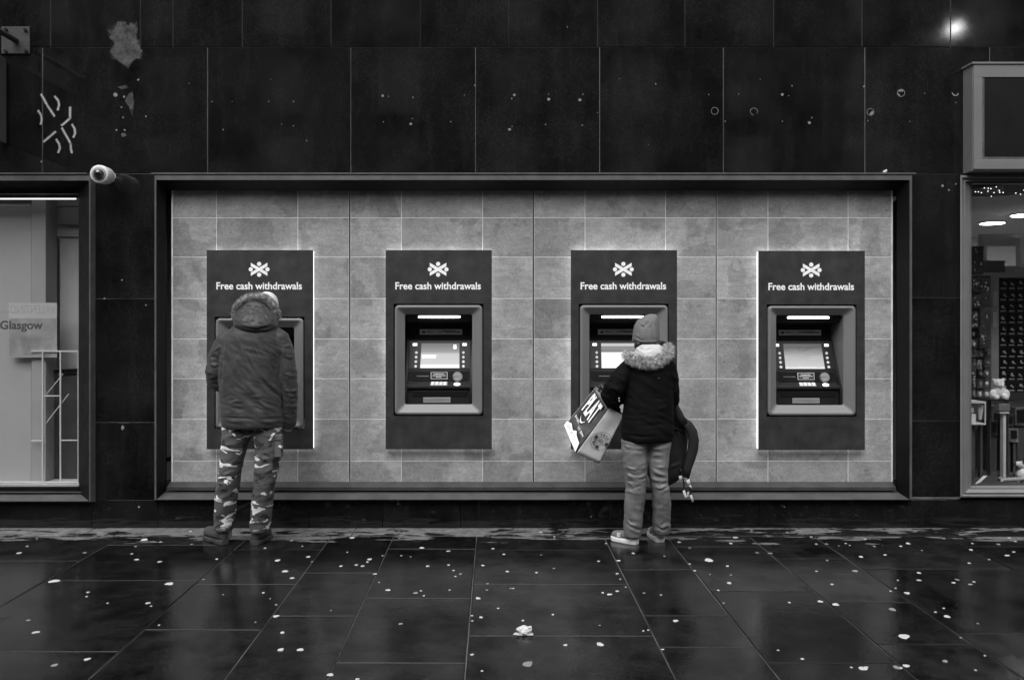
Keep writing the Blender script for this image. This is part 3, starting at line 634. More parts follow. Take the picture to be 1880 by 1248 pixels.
    m2 = MB(); m2.box(H(831, 0, 0).x, H(849, 0, 0).x, H(840, 690.6, .0148).y, H(840, 690.6, .0135).y, H(0, 691, 0).z, H(0, 690.4, 0).z); obj('reader_slot', m2, M['ink'], rd)
    def T(u, v, out=0):
        f = (v - 700) / 9; p = q(u, v, .10 - .044 * f); return p + Vector((0, -.6, .8)) * out
    m2 = MB(); m2.prism([T(789.5, 708.2, .001), T(821, 708.2, .001), T(822, 701.4, .001), T(791.5, 701.4, .001)], Vector((0, -.6, .8)) * .003); kp = obj('keypad', m2, M['steel'], t)
    for r_ in range(3):
        for c_ in range(4):
            a_ = 792 + c_ * 7.5 - r_ * .4; v_ = 701.9 + r_ * 2.15; m2 = MB(); m2.prism([T(a_, v_ + 1.7, .0042), T(a_ + 5.6, v_ + 1.7, .0042), T(a_ + 5.6, v_, .0042), T(a_, v_, .0042)], Vector((0, -.6, .8)) * .003); obj('key', m2, M['key'], kp)
    m2 = MB(); m2.disc(T(839, 705.6, .001), (0, -.6, .8), .025, .004, 16, r2=.016); obj('receipt_lamp', m2, M['led'], t)
    m2 = MB(); m2.pbox(777, 827, 729.4 + dv, 739 + dv, F + .062, F + .07); cs = obj('cash_slot', m2, M['label'], t, bevel=.002)
    m2 = MB()
    for i in range(16): uu = 779 + i * 2.9; m2.pbox(uu, uu + 1.5, 730.6 + dv, 736.2 + dv, F + .0605, F + .063)
    obj('slot_ribs', m2, M['steel'], cs)
    m2 = MB(); m2.pbox(757, 857, 717 + dv, 728 + dv, F + .067, F + .078); obj('cash_door', m2, M['black_gloss'], t, bevel=.003)
    return t
SCRT = emit('screen_text_white', 1, 1.0)
a2 = build_atm('cash_machine', 'cash machine with a free lit menu screen, between the man and the woman', SCR['a'])
def place(t, u, v=824.5):
    p = P(u, v, F); t.location = p
a3 = build_atm('cash_machine', 'cash machine in use by the woman in the grey beanie', SCR['c']); place(a3, 1145.6, 824.5)
a4 = build_atm('cash_machine', 'unused cash machine at the right end of the bay', SCR['b']); place(a4, 1490.4, 825.8)
a1 = build_atm('cash_machine', 'cash machine with low bezel behind the man in camouflage trousers', SCR['a'], 24.0); place(a1, 477, 824.5)

# ------------------------------------------------------------------ left shop window
def build_left():
    w = thing('shop_window', 'bright shop window with GLASGOW lettering at the left edge of the photo', 'window', P(-200, 921, 0))
    UL = -560
    L_ = [rect_loop(UL, 176, 322, 921, .004), rect_loop(UL, 166, 322.5, 920.5, -.05), rect_loop(UL, 163.5, 331.5, 919.5, -.052), rect_loop(UL, 146, 347, 905, .06), rect_loop(UL, 144.5, 350, 904, .075), rect_loop(UL, 144.5, 350, 904, .14)]
    frame_parts(w, L_, ('head_rail', 'frame_jamb', 'frame_sill', None))
    m = MB(); m.pbox(UL, 166, 331, 319.5, -.056, .003) if False else m.box(P(UL, 0).x, P(166, 0).x, -.056, .004, wz(322.4), wz(319.5)); obj('top_drip', m, M['bronze_lip'], w)
    m = MB(); m.pbox(UL, 144.5, 350, 355, .08, .12); m.pbox(UL, 144.5, 357.5, 362, .075, .12); obj('inner_rail', m, M['bronze'], w)
    m = MB(); m.pbox(UL, 143.5, 352, 903, .095, .103); obj('glass_pane', m, M['glass'], w)
    m = MB(); m.pbox(UL, 144, 894, 904, .06, .09); obj('bottom_bead', m, M['bronze'], w)
    # lettering on the glass (the word runs off to the left, out of the picture)
    m = MB(); p = P(39.5, 605, .093); text_mb('Glasgow', m, lambda x, z, t: (p.x + x, p.y - t, P(0, 609.5, .093).z + z), 79 / FPX * 6.093, 21 / FPX * 6.093, .001, bold=.03); obj('window_lettering', m, mat('dark_vinyl_lettering', .06, .5), w)
    m = MB(); m.tube([P(UL, 365.2, .16), P(139, 365.2, .16)], .005, 10, round_=True); obj('strip_light', m, M['striplight'], w)
    # shop interior shell
    r = MB(); x0, x1 = P(UL, 0).x, P(176, 0).x - .01
    r.box(x0 - 1, x1, 2.0, 2.1, 0, 2.7); r.box(x1 - .03, x1, .14, 2.0, 0, 2.7); r.box(x0 - 1, x1, .15, 2.1, .26, .3); r.box(x0 - 1, x1, .13, 2.1, 2.62, 2.7); r.box(x0 - 1.05, x0 - 1, .13, 2.1, .3, 2.62)
    obj('shop_wall', r, M['room'], w)
    b = thing('roller_blind', 'pale translucent blind hanging inside the left shop window', 'blind', P(-200, 880, .35))
    m = MB(); m.pbox(UL, 57.5, 380, 884, .27, .274); obj('blind_cloth', m, M['blind'], b)
    m = MB(); m.tube([P(UL, 378, .29), P(57.5, 378, .29)], .014, 10); obj('roller_tube', m, M['room'], b)
    c = thing('square_column', 'pale square column standing behind the left shop window glass', 'column', P(70, 884, .55)); m = MB(); m.pbox(57.5, 84, 330, 884, .24, .4); obj('column_shaft', m, mat('column_paint', .36, .8, .05), c, bevel=.004)
    c = thing('partition', 'light grey partition board deep in the left shop window', 'partition', P(128, 800, .9)); m = MB(); m.pbox(110, 150, 437, 760, .42, .45); m.pbox(86, 150, 366, 378, .40, .45); m.pbox(86, 150, 380, 412, .42, .45); m.pbox(86, 150, 418, 434, .40, .45); obj('partition_board', m, M['room'], c)
    d = thing('dark_cabinet', 'dark low cabinet behind the white lattice rails', 'cabinet', P(116, 884, .38)); m = MB(); m.pbox(85.5, 148, 690, 884, .36, .41); obj('cabinet_body', m, M['roomd'], d, bevel=.004); m = MB(); m.prism([P(85.5, 686, .35), P(148, 682, .35), P(148, 676, .35), P(85.5, 680, .35)], (0, .06, 0)); obj('cabinet_top', m, M['dark_panel'], d)
    # white lattice rail
    t = thing('lattice_rail', 'white metal lattice rail standing inside the left shop window', 'railing', P(60, 892, .22))
    m = MB(); y = .2
    def hbar(u0, u1, v, th=2.0): m.pbox(u0, u1, v - th / 2, v + th / 2, y, y + .012)
    def vbar(u, v0, v1, th=2.2): m.pbox(u - th / 2, u + th / 2, v0, v1, y + .001, y + .011)
    hbar(57, 143.5, 644.5, 2.6); hbar(UL, 143, 884.5, 2); hbar(UL, 143, 891.5, 3.4); hbar(79, 110, 726.5, 1.8); hbar(57, 78, 808.5, 1.8); hbar(112, 143, 808, 1.8)
    for u in (78, 110.5): vbar(u, 645, 891)
    vbar(143, 645, 891, 1.4)
    for u in range(-547, 60, 33): vbar(u, 885, 891)
    obj('rail_bar', m, M['rail'], t)
    for a, b_ in (((85, 724), (116, 686)), ((85, 776), (126, 723))):
        m2 = MB(); m2.tube([P(*a, .24), P(*b_, .24)], .0042, 8); obj('diagonal_rod', m2, M['rail'], t)
    # street sign reflection painted on a sheet behind the glass, heading mirrored
    ps = thing('reflected_sign', 'faint sheet painted as a mirrored street sign reflection in the left shop window', 'poster', P(60, 656, .3))
    m = MB(); m.pbox(16, 104.5, 556, 656, .213, .2145); sheet = obj('reflection_sheet', m, mat('reflection_sheet', .5, .6, .04), ps)
    m = MB(); pp = P(60, 575, .2127); text_mb('VALENTINO', m, lambda x, z, t_: (pp.x + x, pp.y - t_, pp.z + z), 84 / FPX * 6.13, 15 / FPX * 6.13, .0008, mirror=True); obj('reflected_heading', m, M['fade'], sheet)
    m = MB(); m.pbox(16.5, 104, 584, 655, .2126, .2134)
    mm, nt, b2 = newmat('reflected_picture'); nt.link(ramp(nt, nz(nt, coords(nt, (1, 1, .7)), 7, 4, .5, 1), [(.35, .30), (.5, .37), (.62, .42)]), b2.inputs['Base Color']); obj('reflected_picture', m, mm, sheet)
build_left()

# ------------------------------------------------------------------ right shop window and sign box
def build_right():
    UR = 2500
    w = thing('shop_window', 'grey framed toy shop window at the right edge of the photo', 'window', P(2100, 912, 0))
    gm = [M['grey_frame'], M['grey_frame']]
    L_ = [rect_loop(1763, UR, 322, 912.5, .004), rect_loop(1763, UR, 322, 912.5, -.03), rect_loop(1766, UR, 326, 910, -.034), rect_loop(1769, UR, 330, 907, -.018), rect_loop(1772, UR, 333, 904, -.026), rect_loop(1778, UR, 334, 897, .0), rect_loop(1779.5, UR, 335, 896, -.004), rect_loop(1783.5, UR, 337.5, 891, .05), rect_loop(1783.5, UR, 337.5, 891, .1)]
    frame_parts(w, L_, ('head_rail', None, 'frame_sill', 'frame_jamb'), gm)
    m = MB(); m.pbox(1770, UR, 322, 336.5, -.02, .05); obj('header_panel', m, M['dark_panel'], w)
    m = MB(); m.pbox(1783.5, UR, 337.5, 891, .06, .068); obj('glass_pane', m, M['glass'], w)
    r = MB(); x0 = P(1763, 0).x + .01; X1 = 12.0
    r.box(x0, x0 + .03, .13, 4.5, .2, 2.6); r.box(x0, X1, 4.5, 4.6, .2, 2.7); r.box(X1, X1 + .05, .13, 4.5, .2, 2.6); r.box(x0, X1, .13, 4.5, .16, .2)
    obj('shop_wall', r, M['room'], w)
    r = MB(); r.box(x0, X1, .12, 4.6, 2.64, 2.7); obj('shop_ceiling', r, M['ceil'], w)
    dk = thing('display_plinth', 'dark display plinth across the bottom of the toy shop window', 'plinth', P(2000, 900, .4)); m = MB(); m.box(P(1780, 0, .12).x, 8, .11, 1.3, .2, P(0, 893, .12).z); m.box(P(1780, 0, .7).x, 8, .9, 1.35, P(0, 893, .12).z + .002, P(0, 745, .9).z); obj('plinth_board', m, M['roomd'], dk, bevel=.003)
    # ceiling lamps
    for n_, (u, v) in enumerate(((1822, 408), (1880, 393), (1990, 405), (1940, 420))):
        q = FPX * (2.64 - CZ) / (V0 - v); x = (u - U0) * q / FPX
        t = thing('ceiling_lamp', ('round lit ceiling lamp above the roll of packs in the toy shop', 'round lit ceiling lamp cut by the right edge of the photo', 'round lit ceiling lamp deeper in the toy shop', 'round lit ceiling lamp far along the toy shop')[n_], 'ceiling lamp', (x, q - CAM_D, 2.62), 'round ceiling lamps in the toy shop')
        m = MB(); m.disc((x, q - CAM_D, 2.622), (0, 0, 1), .115, .015, 24); obj('lamp_disc', m, M['ceil_lamp'], t)
        m = MB(); m.disc((x, q - CAM_D, 2.626), (0, 0, 1), .135, .013, 24); obj('lamp_rim', m, M['rail'], t)
    # dark round canopy with fairy lights
    q = 6.5; c = P(1842, 350, q - CAM_D); t = thing('fairy_light_canopy', 'dark round canopy sprinkled with tiny lights under the toy shop ceiling', 'canopy', c)
    m = MB(); m.disc(c, (0, 0, 1), .32, .03, 32); m.disc(c + Vector((0, 0, .03)), (0, 0, 1), .24, .03, 32); obj('canopy_disc', m, M['roomd'], t)
    m = MB()
    for _ in range(20): a, r_ = rnd.uniform(0, 6.3), .31 * math.sqrt(rnd.random()); m.ball(c + Vector((r_ * math.cos(a), r_ * math.sin(a), -.004)), .0035, seg=6, rings=4)
    obj('fairy_lights', m, M['tinyled'], t)
    # white shelf unit: post, shelf board, boxes on top
    t = thing('shelf_unit', 'white shelf unit with a tall post inside the toy shop', 'shelf', P(1850, 740, 1.6))
    m = MB(); m.pbox(1798, 2100, 500, 508, 1.5, 2.1); obj('shelf_board', m, M['wood'], t, bevel=.004)
    m = MB(); m.pbox(1820, 1834, 508, 740, 1.52, 1.6); obj('shelf_post', m, M['wood'], t, bevel=.003)
    m = MB(); m.pbox(1806, 1812, 448, 500, 2.0, 2.06); m.pbox(1872, 1879, 437, 500, 2.0, 2.06); m.pbox(1800, 2100, 430, 452, 2.08, 2.12); obj('shelf_upright', m, M['wood'], t)
    m = MB()
    for v in (535, 573): m.pbox(1823, 1831, v, v + 27, 1.512, 1.518)
    obj('price_card', m, M['poster'], t)
    for nm, lb, u0, u1, v0, v1, mt in (('storage_box', 'plain grey box on the toy shop shelf above the post', 1815, 1845, 478, 500, 'grey_frame'), ('storage_box', 'wide pale box with a loose lid on the toy shop shelf', 1846, 1905, 488, 500, 'poster')):
        b = thing(nm, lb, 'box', P((u0 + u1) / 2, v1, 1.7)); m = MB(); m.pbox(u0, u1, v0 + 3, v1, 1.62, 1.9); obj('box_body', m, M[mt], b, bevel=.003); m = MB(); m.pbox(u0 - 1, u1 + 1, v0, v0 + 4, 1.61, 1.91); obj('box_lid', m, M[mt], b, bevel=.003)
    # drawer cabinet
    t = thing('drawer_cabinet', 'dark cabinet of many small drawers with pale label strips', 'cabinet', P(1870, 735, 1.7)); m = MB(); m.pbox(1834, 1990, 510, 735, 1.72, 2.05); obj('cabinet_body', m, M['roomd'], t)
    for r_ in range(10):
        for c_ in range(5):
            u0 = 1835.5 + c_ * 15.5; v0 = 512 + r_ * 20.8
            m = MB(); m.pbox(u0, u0 + 14, v0, v0 + 18.6, 1.70, 1.719); f = obj('drawer_front', m, M['black_gloss'], t, bevel=.003)
            m = MB(); m.pbox(u0 + 2, u0 + 11.5, v0 + 16.2, v0 + 18.2, 1.694, 1.699); obj('drawer_label', m, M['poster'], f)
            m = MB(); p = P(u0 + 7 + rnd.uniform(-2, 2), v0 + 8 + rnd.uniform(-2, 2), 1.69); m.ball(p, .012 * rnd.uniform(.6, 1.4), .006, .014 * rnd.uniform(.6, 1.4), 7, 5); m.ball(p + Vector((.016, 0, -.012)), .008, seg=6, rings=4); obj('drawer_toy', m, M['button'], f)
    # hanging packs at the left of the shop
    packs = [('roll of dark cellophane wrapped packs hanging under the shop ceiling lamp', 1783, 1806, 452, 504), ('dark blister pack below the hanging roll', 1784, 1803, 510, 537), ('blister pack with pale figure, second below the roll', 1784, 1801, 540, 566), ('blister pack with a pale stub, third below the roll', 1784, 1797, 572, 602), ('tall blister pack level with the lower price card', 1798, 1817, 512, 560), ('tall dark blister pack beside the shelf post', 1799, 1818, 566, 640), ('striped blister pack just above the lantern box', 1784, 1792, 672, 716)]
    for i, (lb, u0, u1, v0, v1) in enumerate(packs):
        b = thing('hanging_pack', lb, 'pack', P((u0 + u1) / 2, v1, .8), 'packs hanging at the left of the toy shop window'); m = MB(); m.pbox(u0, u1, v0, v1, .8, .84); obj('pack_card', m, mat('pack_card', .045, .35, .9, 26), b, bevel=.006)
        m = MB(); cu, cv = (u0 + u1) / 2, (v0 + v1) / 2
        for _ in range(7): m.ball(P(cu + rnd.uniform(-.35, .35) * (u1 - u0), cv + rnd.uniform(-.38, .38) * (v1 - v0), .795), rnd.uniform(.004, .012), .005, rnd.uniform(.004, .016), 7, 5)
        obj('pack_toy', m, M['fade'], b)
    t = thing('pegboard', 'tall dark pegboard behind the hanging packs in the toy shop', 'board', P(1800, 735, .92)); m = MB(); m.pbox(1770, 1819, 506, 735, .92, .95); m.pbox(1770, 1819, 735, 893, .92, .95); obj('board_sheet', m, M['roomd'], t)
    k2 = random.Random(3)
    cols = [mat('pack_print', c_, .35, .9, 22) for c_ in (.03, .08, .16, .3)]
    for r_ in range(7):
        for c_ in range(3):
            u0 = 1783 + c_ * 12.2 + k2.uniform(-1, 1); v0 = 604 + r_ * 18.5 + k2.uniform(-2, 2); w_ = k2.uniform(8, 11); h_ = k2.uniform(12, 17)
            b = thing('hanging_pack', 'small blister pack in the crowded rows on the dark pegboard', 'pack', P(u0, v0 + h_, .86), 'small packs crowded on the pegboard'); m = MB(); m.pbox(u0, u0 + w_, v0, v0 + h_, .86 + k2.uniform(-.02, .02), .9); obj('pack_card', m, cols[k2.randrange(4)], b, bevel=.003)
            m = MB(); m.ball(P(u0 + w_ / 2, v0 + h_ * .55, .85), .012 * k2.uniform(.6, 1.3), .012, .018 * k2.uniform(.6, 1.3), 9, 7); obj('pack_toy', m, cols[k2.randrange(1, 4)] if k2.random() < .7 else M['button'], b)
    for i, (u0, u1, v0, v1) in enumerate(((1838, 1862, 760, 783), (1864, 1893, 748, 782), (1853, 1870, 786, 812), (1815, 1832, 772, 800))):
        b = thing('toy_box', ('dark toy box to the right of the silver tin', 'tall dark toy box at the right edge of the toy shop window', 'small grey toy box low behind the toy telescope', 'dim toy box between the lantern box and the silver tin')[i], 'box', P((u0 + u1) / 2, v1, .75)); m = MB(); m.pbox(u0, u1, v0, v1, .72, .82); obj('box_body', m, cols[i % 3], b, bevel=.004); m = MB(); m.pbox(u0 + 3, u1 - 3, v0 + 4, v1 - 7, .716, .719); obj('box_window', m, M['black_gloss'], b)
        m = MB(); m.pbox(u0 + 2, u1 - 2, v1, 893, .74, .8); obj('box_stand', m, M['roomd'], b)
    # teddy bear on its shelf
    t = thing('teddy_bear', 'small white teddy bear sitting on the dark shelf in the toy shop window', 'teddy bear', P(1835, 733, .5)); m = MB(); k = 6.5 / FPX
    def B(u, v, r, dy=0, ry=None, rz=None): p = P(u, v, .5 + dy); m.ball(p, r * k, (ry or r) * k, (rz or r) * k)
    B(1834.5, 719, 11, 0, 10, 13); B(1833.5, 703.5, 9.6, -.01, 9, 8.4); B(1824.5, 698, 3.2); B(1842, 697, 3.2); B(1838, 708, 4, -.04); B(1823, 724, 6.5, -.01, 6, 9); B(1847, 723, 6.5, -.02, 6, 9); B(1829, 729, 5.4, -.05); B(1846, 729, 6, -.05)
    as_child('bear_body', fuse(m, .004, 4), M['teddy'], t)
    for u in (1832, 1837.5): m = MB(); m.ball(P(u, 702, .455), .0035, seg=8, rings=6); obj('bear_eye', m, M['ink'], t)
    m = MB(); m.ball(P(1838.6, 707.3, .438), .006, .004, .004, 8, 6); obj('bear_nose', m, M['ink'], t)
    t = thing('glass_shelf', 'dark glass shelf carrying the teddy bear', 'shelf', P(1835, 736, .5)); m = MB(); m.pbox(1805, 1862, 733.5, 735.5, .42, .62); obj('shelf_plate', m, M['black_gloss'], t); m = MB(); m.pbox(1818, 1820, 735.5, 893, .56, .6); m.pbox(1850, 1852, 735.5, 893, .56, .6); obj('shelf_leg', m, M['roomd'], t)
    t = thing('lantern_box', 'pale edged glass box with a white cone inside, at the window jamb', 'display box', P(1796, 779, .45))
    m = MB()
    for a in ((1782, 1810, 737, 740), (1782, 1810, 777, 779.5)): m.pbox(*a, .4, .55)
    m.pbox(1808.4, 1810, 740, 777, .4, .408); m.pbox(1808.4, 1810, 740, 777, .54, .548); obj('box_frame', m, M['poster'], t)
    m = MB(); a = P(1800, 744, .46); b = P(1799.5, 770, .46); m.tube([a, b], [.023, .011], 14); obj('white_cone', m, M['poster'], t); m = MB(); m.pbox(1784, 1792, 760, 777, .44, .5); m.pbox(1784, 1788, 748, 757, .44, .47); obj('white_pack', m, M['poster'], t, bevel=.003)
    m = MB(); m.pbox(1783, 1790, 779.5, 893, .46, .5); m.pbox(1800, 1804, 779.5, 893, .46, .5); obj('box_leg', m, M['roomd'], t)
    t = thing('tin_box', 'small silver tin on a stand below the teddy bear', 'tin', P(1845, 760, .5)); m = MB(); m.pbox(1834, 1855, 741, 754, .43, .5); obj('tin_body', m, M['steel'], t, bevel=.004); m = MB(); m.pbox(1836, 1853, 755, 759, .44, .5); m.pbox(1842, 1847, 759, 893, .46, .5); obj('tin_stand', m, M['tagm'], t)
    # toy telescope
    t = thing('toy_telescope', 'pale wooden toy telescope on a stand at the bottom of the toy shop window', 'telescope', P(1865, 893, .35))
    m = MB(); m.tube([P(1835, 881, .33), P(1838, 881, .33), P(1840, 880.6, .33), P(1905, 877, .3)], [.026, .026, .0135, .017], 16); obj('telescope_tube', m, M['wood'], t, smooth=True)
    m = MB(); m.disc(P(1834.3, 881, .33), (-1, 0, 0), .012, .002); obj('lens', m, M['ink'], t)
    m = MB(); m.tube([P(1872, 879, .32), P(1866, 892, .3)], .008, 8); m.tube([P(1872, 879, .32), P(1880, 892, .34)], .008, 8); m.tube([P(1872, 879, .32), P(1872, 892, .42)], .008, 8); obj('stand_leg', m, M['wood'], t)
    t = thing('toy_dog', 'small plush toy dog with dark ears behind the toy telescope', 'toy', P(1876, 893, .5)); m = MB()
    for u, v, r in ((1872, 852, 6), (1880, 853, 8), (1867, 851, 4), (1880, 872, 13), (1872, 886, 7), (1888, 886, 7)): m.ball(P(u, v, .5), r * k)
    as_child('dog_body', fuse(m, .004, 4), M['teddy'], t)
    m = MB(); m.ball(P(1863.5, 850.5, .49), .011, .01, .013); m.ball(P(1880, 847, .47), .012, .008, .02); obj('dog_ear', m, M['roomd'], t)
    t = thing('price_sheet', 'white sheet lying flat under the toy telescope', 'paper sheet', P(1860, 893, .3)); m = MB(); m.prism([P(1841, 888.5, .42), P(1866, 889, .42), P(1868, 892.8, .2), P(1848, 892.6, .2)], (0, 0, .003)); obj('sheet', m, M['poster'], t)
    t = thing('open_book', 'pale open leaflet leaning at the bottom left of the toy shop window', 'leaflet', P(1800, 891, .3)); m = MB(); m.prism([P(1788, 890, .2), P(1806, 873, .42), P(1813, 873, .44), P(1800, 885, .25)], (0, .004, 0)); obj('leaflet_page', m, M['button'], t)
    # projecting box above
    s = thing('sign_box', 'grey framed sign box with a blank dark panel above the toy shop window', 'sign', P(2100, 320, 0)); y = -.13
    m = MB(); a, b = P(1768, 128, 0), P(1768, 319.5, 0); X0, X1_, Z0, Z1 = a.x, P(UR, 0).x, b.z, a.z; m.box(X0, X1_, y + .01, .003, Z0, Z1); obj('box_body', m, M['grey_frame'], s, bevel=.004)
    zT, zB = P(0, 122, y).z, P(0, 312, y).z
    m = MB(); fx = P(1803.5, 0, y).x; za, zb = P(0, 292.5, y).z, P(0, 142, y).z; m.box(X0 + .003, X1_, y, y + .0095, zb, Z1 - .005); m.box(X0 + .003, X1_, y, y + .0095, Z0 + .012, za); m.box(X0 + .003, fx, y, y + .0095, za, zb); obj('face_frame', m, M['grey_frame'], s, bevel=.002)
    fx = P(1803.5, 0, y).x
    m = MB(); m.box(fx, X1_, y + .004, y + .0075, P(0, 292.5, y).z, P(0, 288, y).z); m.box(fx, fx + .018, y + .004, y + .0075, P(0, 288, y).z, P(0, 142, y).z); obj('inner_bead', m, M['bronze_lip'], s)
    m = MB(); m.box(fx + .018, X1_, y + .006, y + .0095, P(0, 288, y).z, P(0, 142, y).z); obj('sign_panel', m, M['dark_panel'], s)
    m = MB(); m.box(X0 - .012, X1_, y - .008, .003, Z1, Z1 + .014); obj('box_top', m, M['grey_frame'], s)
    # old marks on the pillar
build_right()

# ------------------------------------------------------------------ sign arm and camera at the left
def build_left_hardware():
    s = thing('projecting_sign', 'projecting sign on a bolted wall bracket in the top left corner', 'sign', P(28, 74, 0))
    m = MB(); m.pbox(2, 54.5, 49, 99, -.012, .001); obj('wall_plate', m, mat('bracket_plate', .022, .6, .3, 12, .2, 60), s, bevel=.003)
    for u, v in ((10, 54), (46, 55), (10, 94), (47, 93)): b = MB(); b.tube([P(u, v, -.012), P(u, v, -.024)], .013, 6); b.tube([P(u, v, -.024), P(u, v, -.036)], .007, 8); obj('bolt', b, M['iron'], s)
    x, z = P(31, 76, 0).x, P(31, 76, 0).z
    m = MB(); m.tube([(x, -.012, z), (x, -.95, z)], .021, 14); obj('sign_arm', m, M['iron'], s, smooth=True)
    m = MB(); m.tube([(x, -.9, z), (x, -.95, z)], .026, 12); m.tube([(x, -.3, z - .02), (x, -.3, z - .14)], .008, 8); m.tube([(x, -.85, z - .02), (x, -.85, z - .14)], .008, 8); obj('hanger_strap', m, M['iron'], s)
    xb = P(12, 0, -.02).x; m = MB(); m.box(xb - .05, xb, -.95, -.02, P(0, 264, -.02).z, P(0, 108, -.02).z); obj('sign_board', m, mat('sign_board_paint', .075, .5, .1), s, bevel=.004)
    c = thing('security_camera', 'white bullet security camera with dark dome lens above the granite pillar', 'security camera', P(200, 322, 0))
    def C(u, v, y): return P(u, v, y)
    b0 = C(196, 323.5, -.12); b1 = C(181.5, 319.5, -.26); ax = (b1 - b0).normalized()
    m = MB(); m.tube([b0 - ax * .012, b0, b0 + ax * .012, b1 - ax * .02, b1 - ax * .004, b1], [.03, .052, .062, .066, .064, .057], 28); obj('camera_body', m, M['cam_white'], c, smooth=True)
    m = MB(); m.tube([b1 + ax * .0, b1 + ax * .004], [.05, .046], 24); obj('camera_collar', m, M['label'], c, smooth=True)
    m = MB(); m.ball(b1 + ax * .002, .037, seg=20, rings=14); obj('lens_dome', m, M['dome'], c, smooth=True)
    m = MB(); m.tube([P(202, 325, 0), P(201, 325, -.05), b0], [.018, .018, .022], 12); m.tube([P(202, 325, .001), P(202, 325, -.016)], .042, 20); obj('camera_mount', m, M['cam_white'], c, smooth=True)
build_left_hardware()

# ------------------------------------------------------------------ people
def ell_ring(uL, uR, v, y, ry, n=2.3, seg=40):
    a, b = P(uL, v, y), P(uR, v, y); c = (a + b) / 2; rx = (b.x - a.x) / 2; out = []
    for k in range(seg):
        t = 2 * PI * k / seg; ct, st = math.cos(t), math.sin(t)
        out.append(Vector((c.x + rx * math.copysign(abs(ct) ** (2 / n), ct), y + ry * math.copysign(abs(st) ** (2 / n), st), c.z)))
    return out
def loft(mb, rows, n=2.3):          # rows: (v, uL, uR, y, ry)
    mb.loops([ell_ring(uL, uR, v, y, ry, n) for v, uL, uR, y, ry in rows], 0, (True, True))
def head_into(mb, c, h, yaw=0, pitch=0):
    """a modelled head (skull, jaw, nose, ears, brow, lips), facing +Y before rotation"""
    R = Matrix.Rotation(yaw, 3, 'Z') @ Matrix.Rotation(pitch, 3, 'X'); c = Vector(c); k = h / .23
    tmp = MB(); tmp.ball((0, 0, 0), .075, .094, .115, 32, 24)
    vs = []
    for p in tmp.v:
        x, y, z = p
        if z < 0: x *= 1 + z * 2.6; y = y * (1 + z * 1.2) + (-z) * .14 * (1 if y > 0 else -.2)
        f = max(y, 0) / .094
        y += .022 * math.exp(-(x / .011) ** 2 - ((z + .018) / .022) ** 2) * f         # nose
        y -= .008 * (math.exp(-((abs(x) - .032) / .014) ** 2 - ((z - .004) / .012) ** 2)) * f   # eye sockets
        y += .006 * math.exp(-(x / .022) ** 2 - ((z + .058) / .008) ** 2) * f - .005 * math.exp(-(x / .024) ** 2 - ((z + .066) / .004) ** 2) * f
        vs.append(Vector((x, y, z)) * k)
    for s_ in (-1, 1):
        e = MB(); e.ball((s_ * .076, -.008, -.005), .009, .02, .031, 12, 8); n0 = len(vs)
        tmp.f += [[n0 + i for i in f] for f in e.f]; tmp.m += e.m; vs += [Vector(p) * k for p in e.v]
        e = MB(); e.ball((s_ * .032, .082, .004), .0115, seg=12, rings=8); n0 = len(vs)
        tmp.f += [[n0 + i for i in f] for f in e.f]; tmp.m += e.m; vs += [Vector(p) * k for p in e.v]
    mb.add([c + R @ v for v in vs], tmp.f)
def hand_into(mb, w, f, n, curl, side, s=1.0):
    """palm with five separate fingers; w wrist, f pointing along the fingers, n out of the palm, side = thumb side (+1/-1)"""
    w = Vector(w); f = Vector(f).normalized(); n = Vector(n); n = (n - f * n.dot(f)).normalized(); t = f.cross(n) * side
    mb.tube([w - f * .05 * s, w, w + f * .02 * s], [.028 * s, .026 * s, .027 * s], 14, .75, up=n, round_=True)
    for i, (off, L) in enumerate(((.028, .072), (.010, .080), (-.009, .075), (-.027, .058))):
        k0 = w + f * .012 * s + t * off * .7 * s; k1 = w + f * (.085 - abs(off - .005) * .25) * s + t * off * s
        mb.tube([k0, k1], [.0135 * s, .012 * s], 10, round_=True)
        d = (f + t * off * 1.2).normalized(); p = k1; pts = [p]; c = curl * (1 + .12 * i)
        for j, seg in enumerate((.45, .31, .24)):
            ang = c * (.7, 1.0, .7)[j]; ax = d.cross(n).normalized(); d = (Matrix.Rotation(ang, 3, ax) @ d).normalized(); p = p + d * L * seg * s; pts.append(p)
        mb.tube(pts, [.0095 * s, .009 * s, .0082 * s, .0068 * s], 10, round_=True)
    p = w + f * .018 * s + t * .022 * s; d = (f * .75 + t * .65 + n * .25).normalized(); pts = [p]
    for j, seg in enumerate((.036, .03, .024)): p = p + d * seg * s; pts.append(p); d = (d + f * .35 + n * .12 * curl).normalized()
    mb.tube(pts, [.014 * s, .0115 * s, .0098 * s, .008 * s], 10, round_=True)
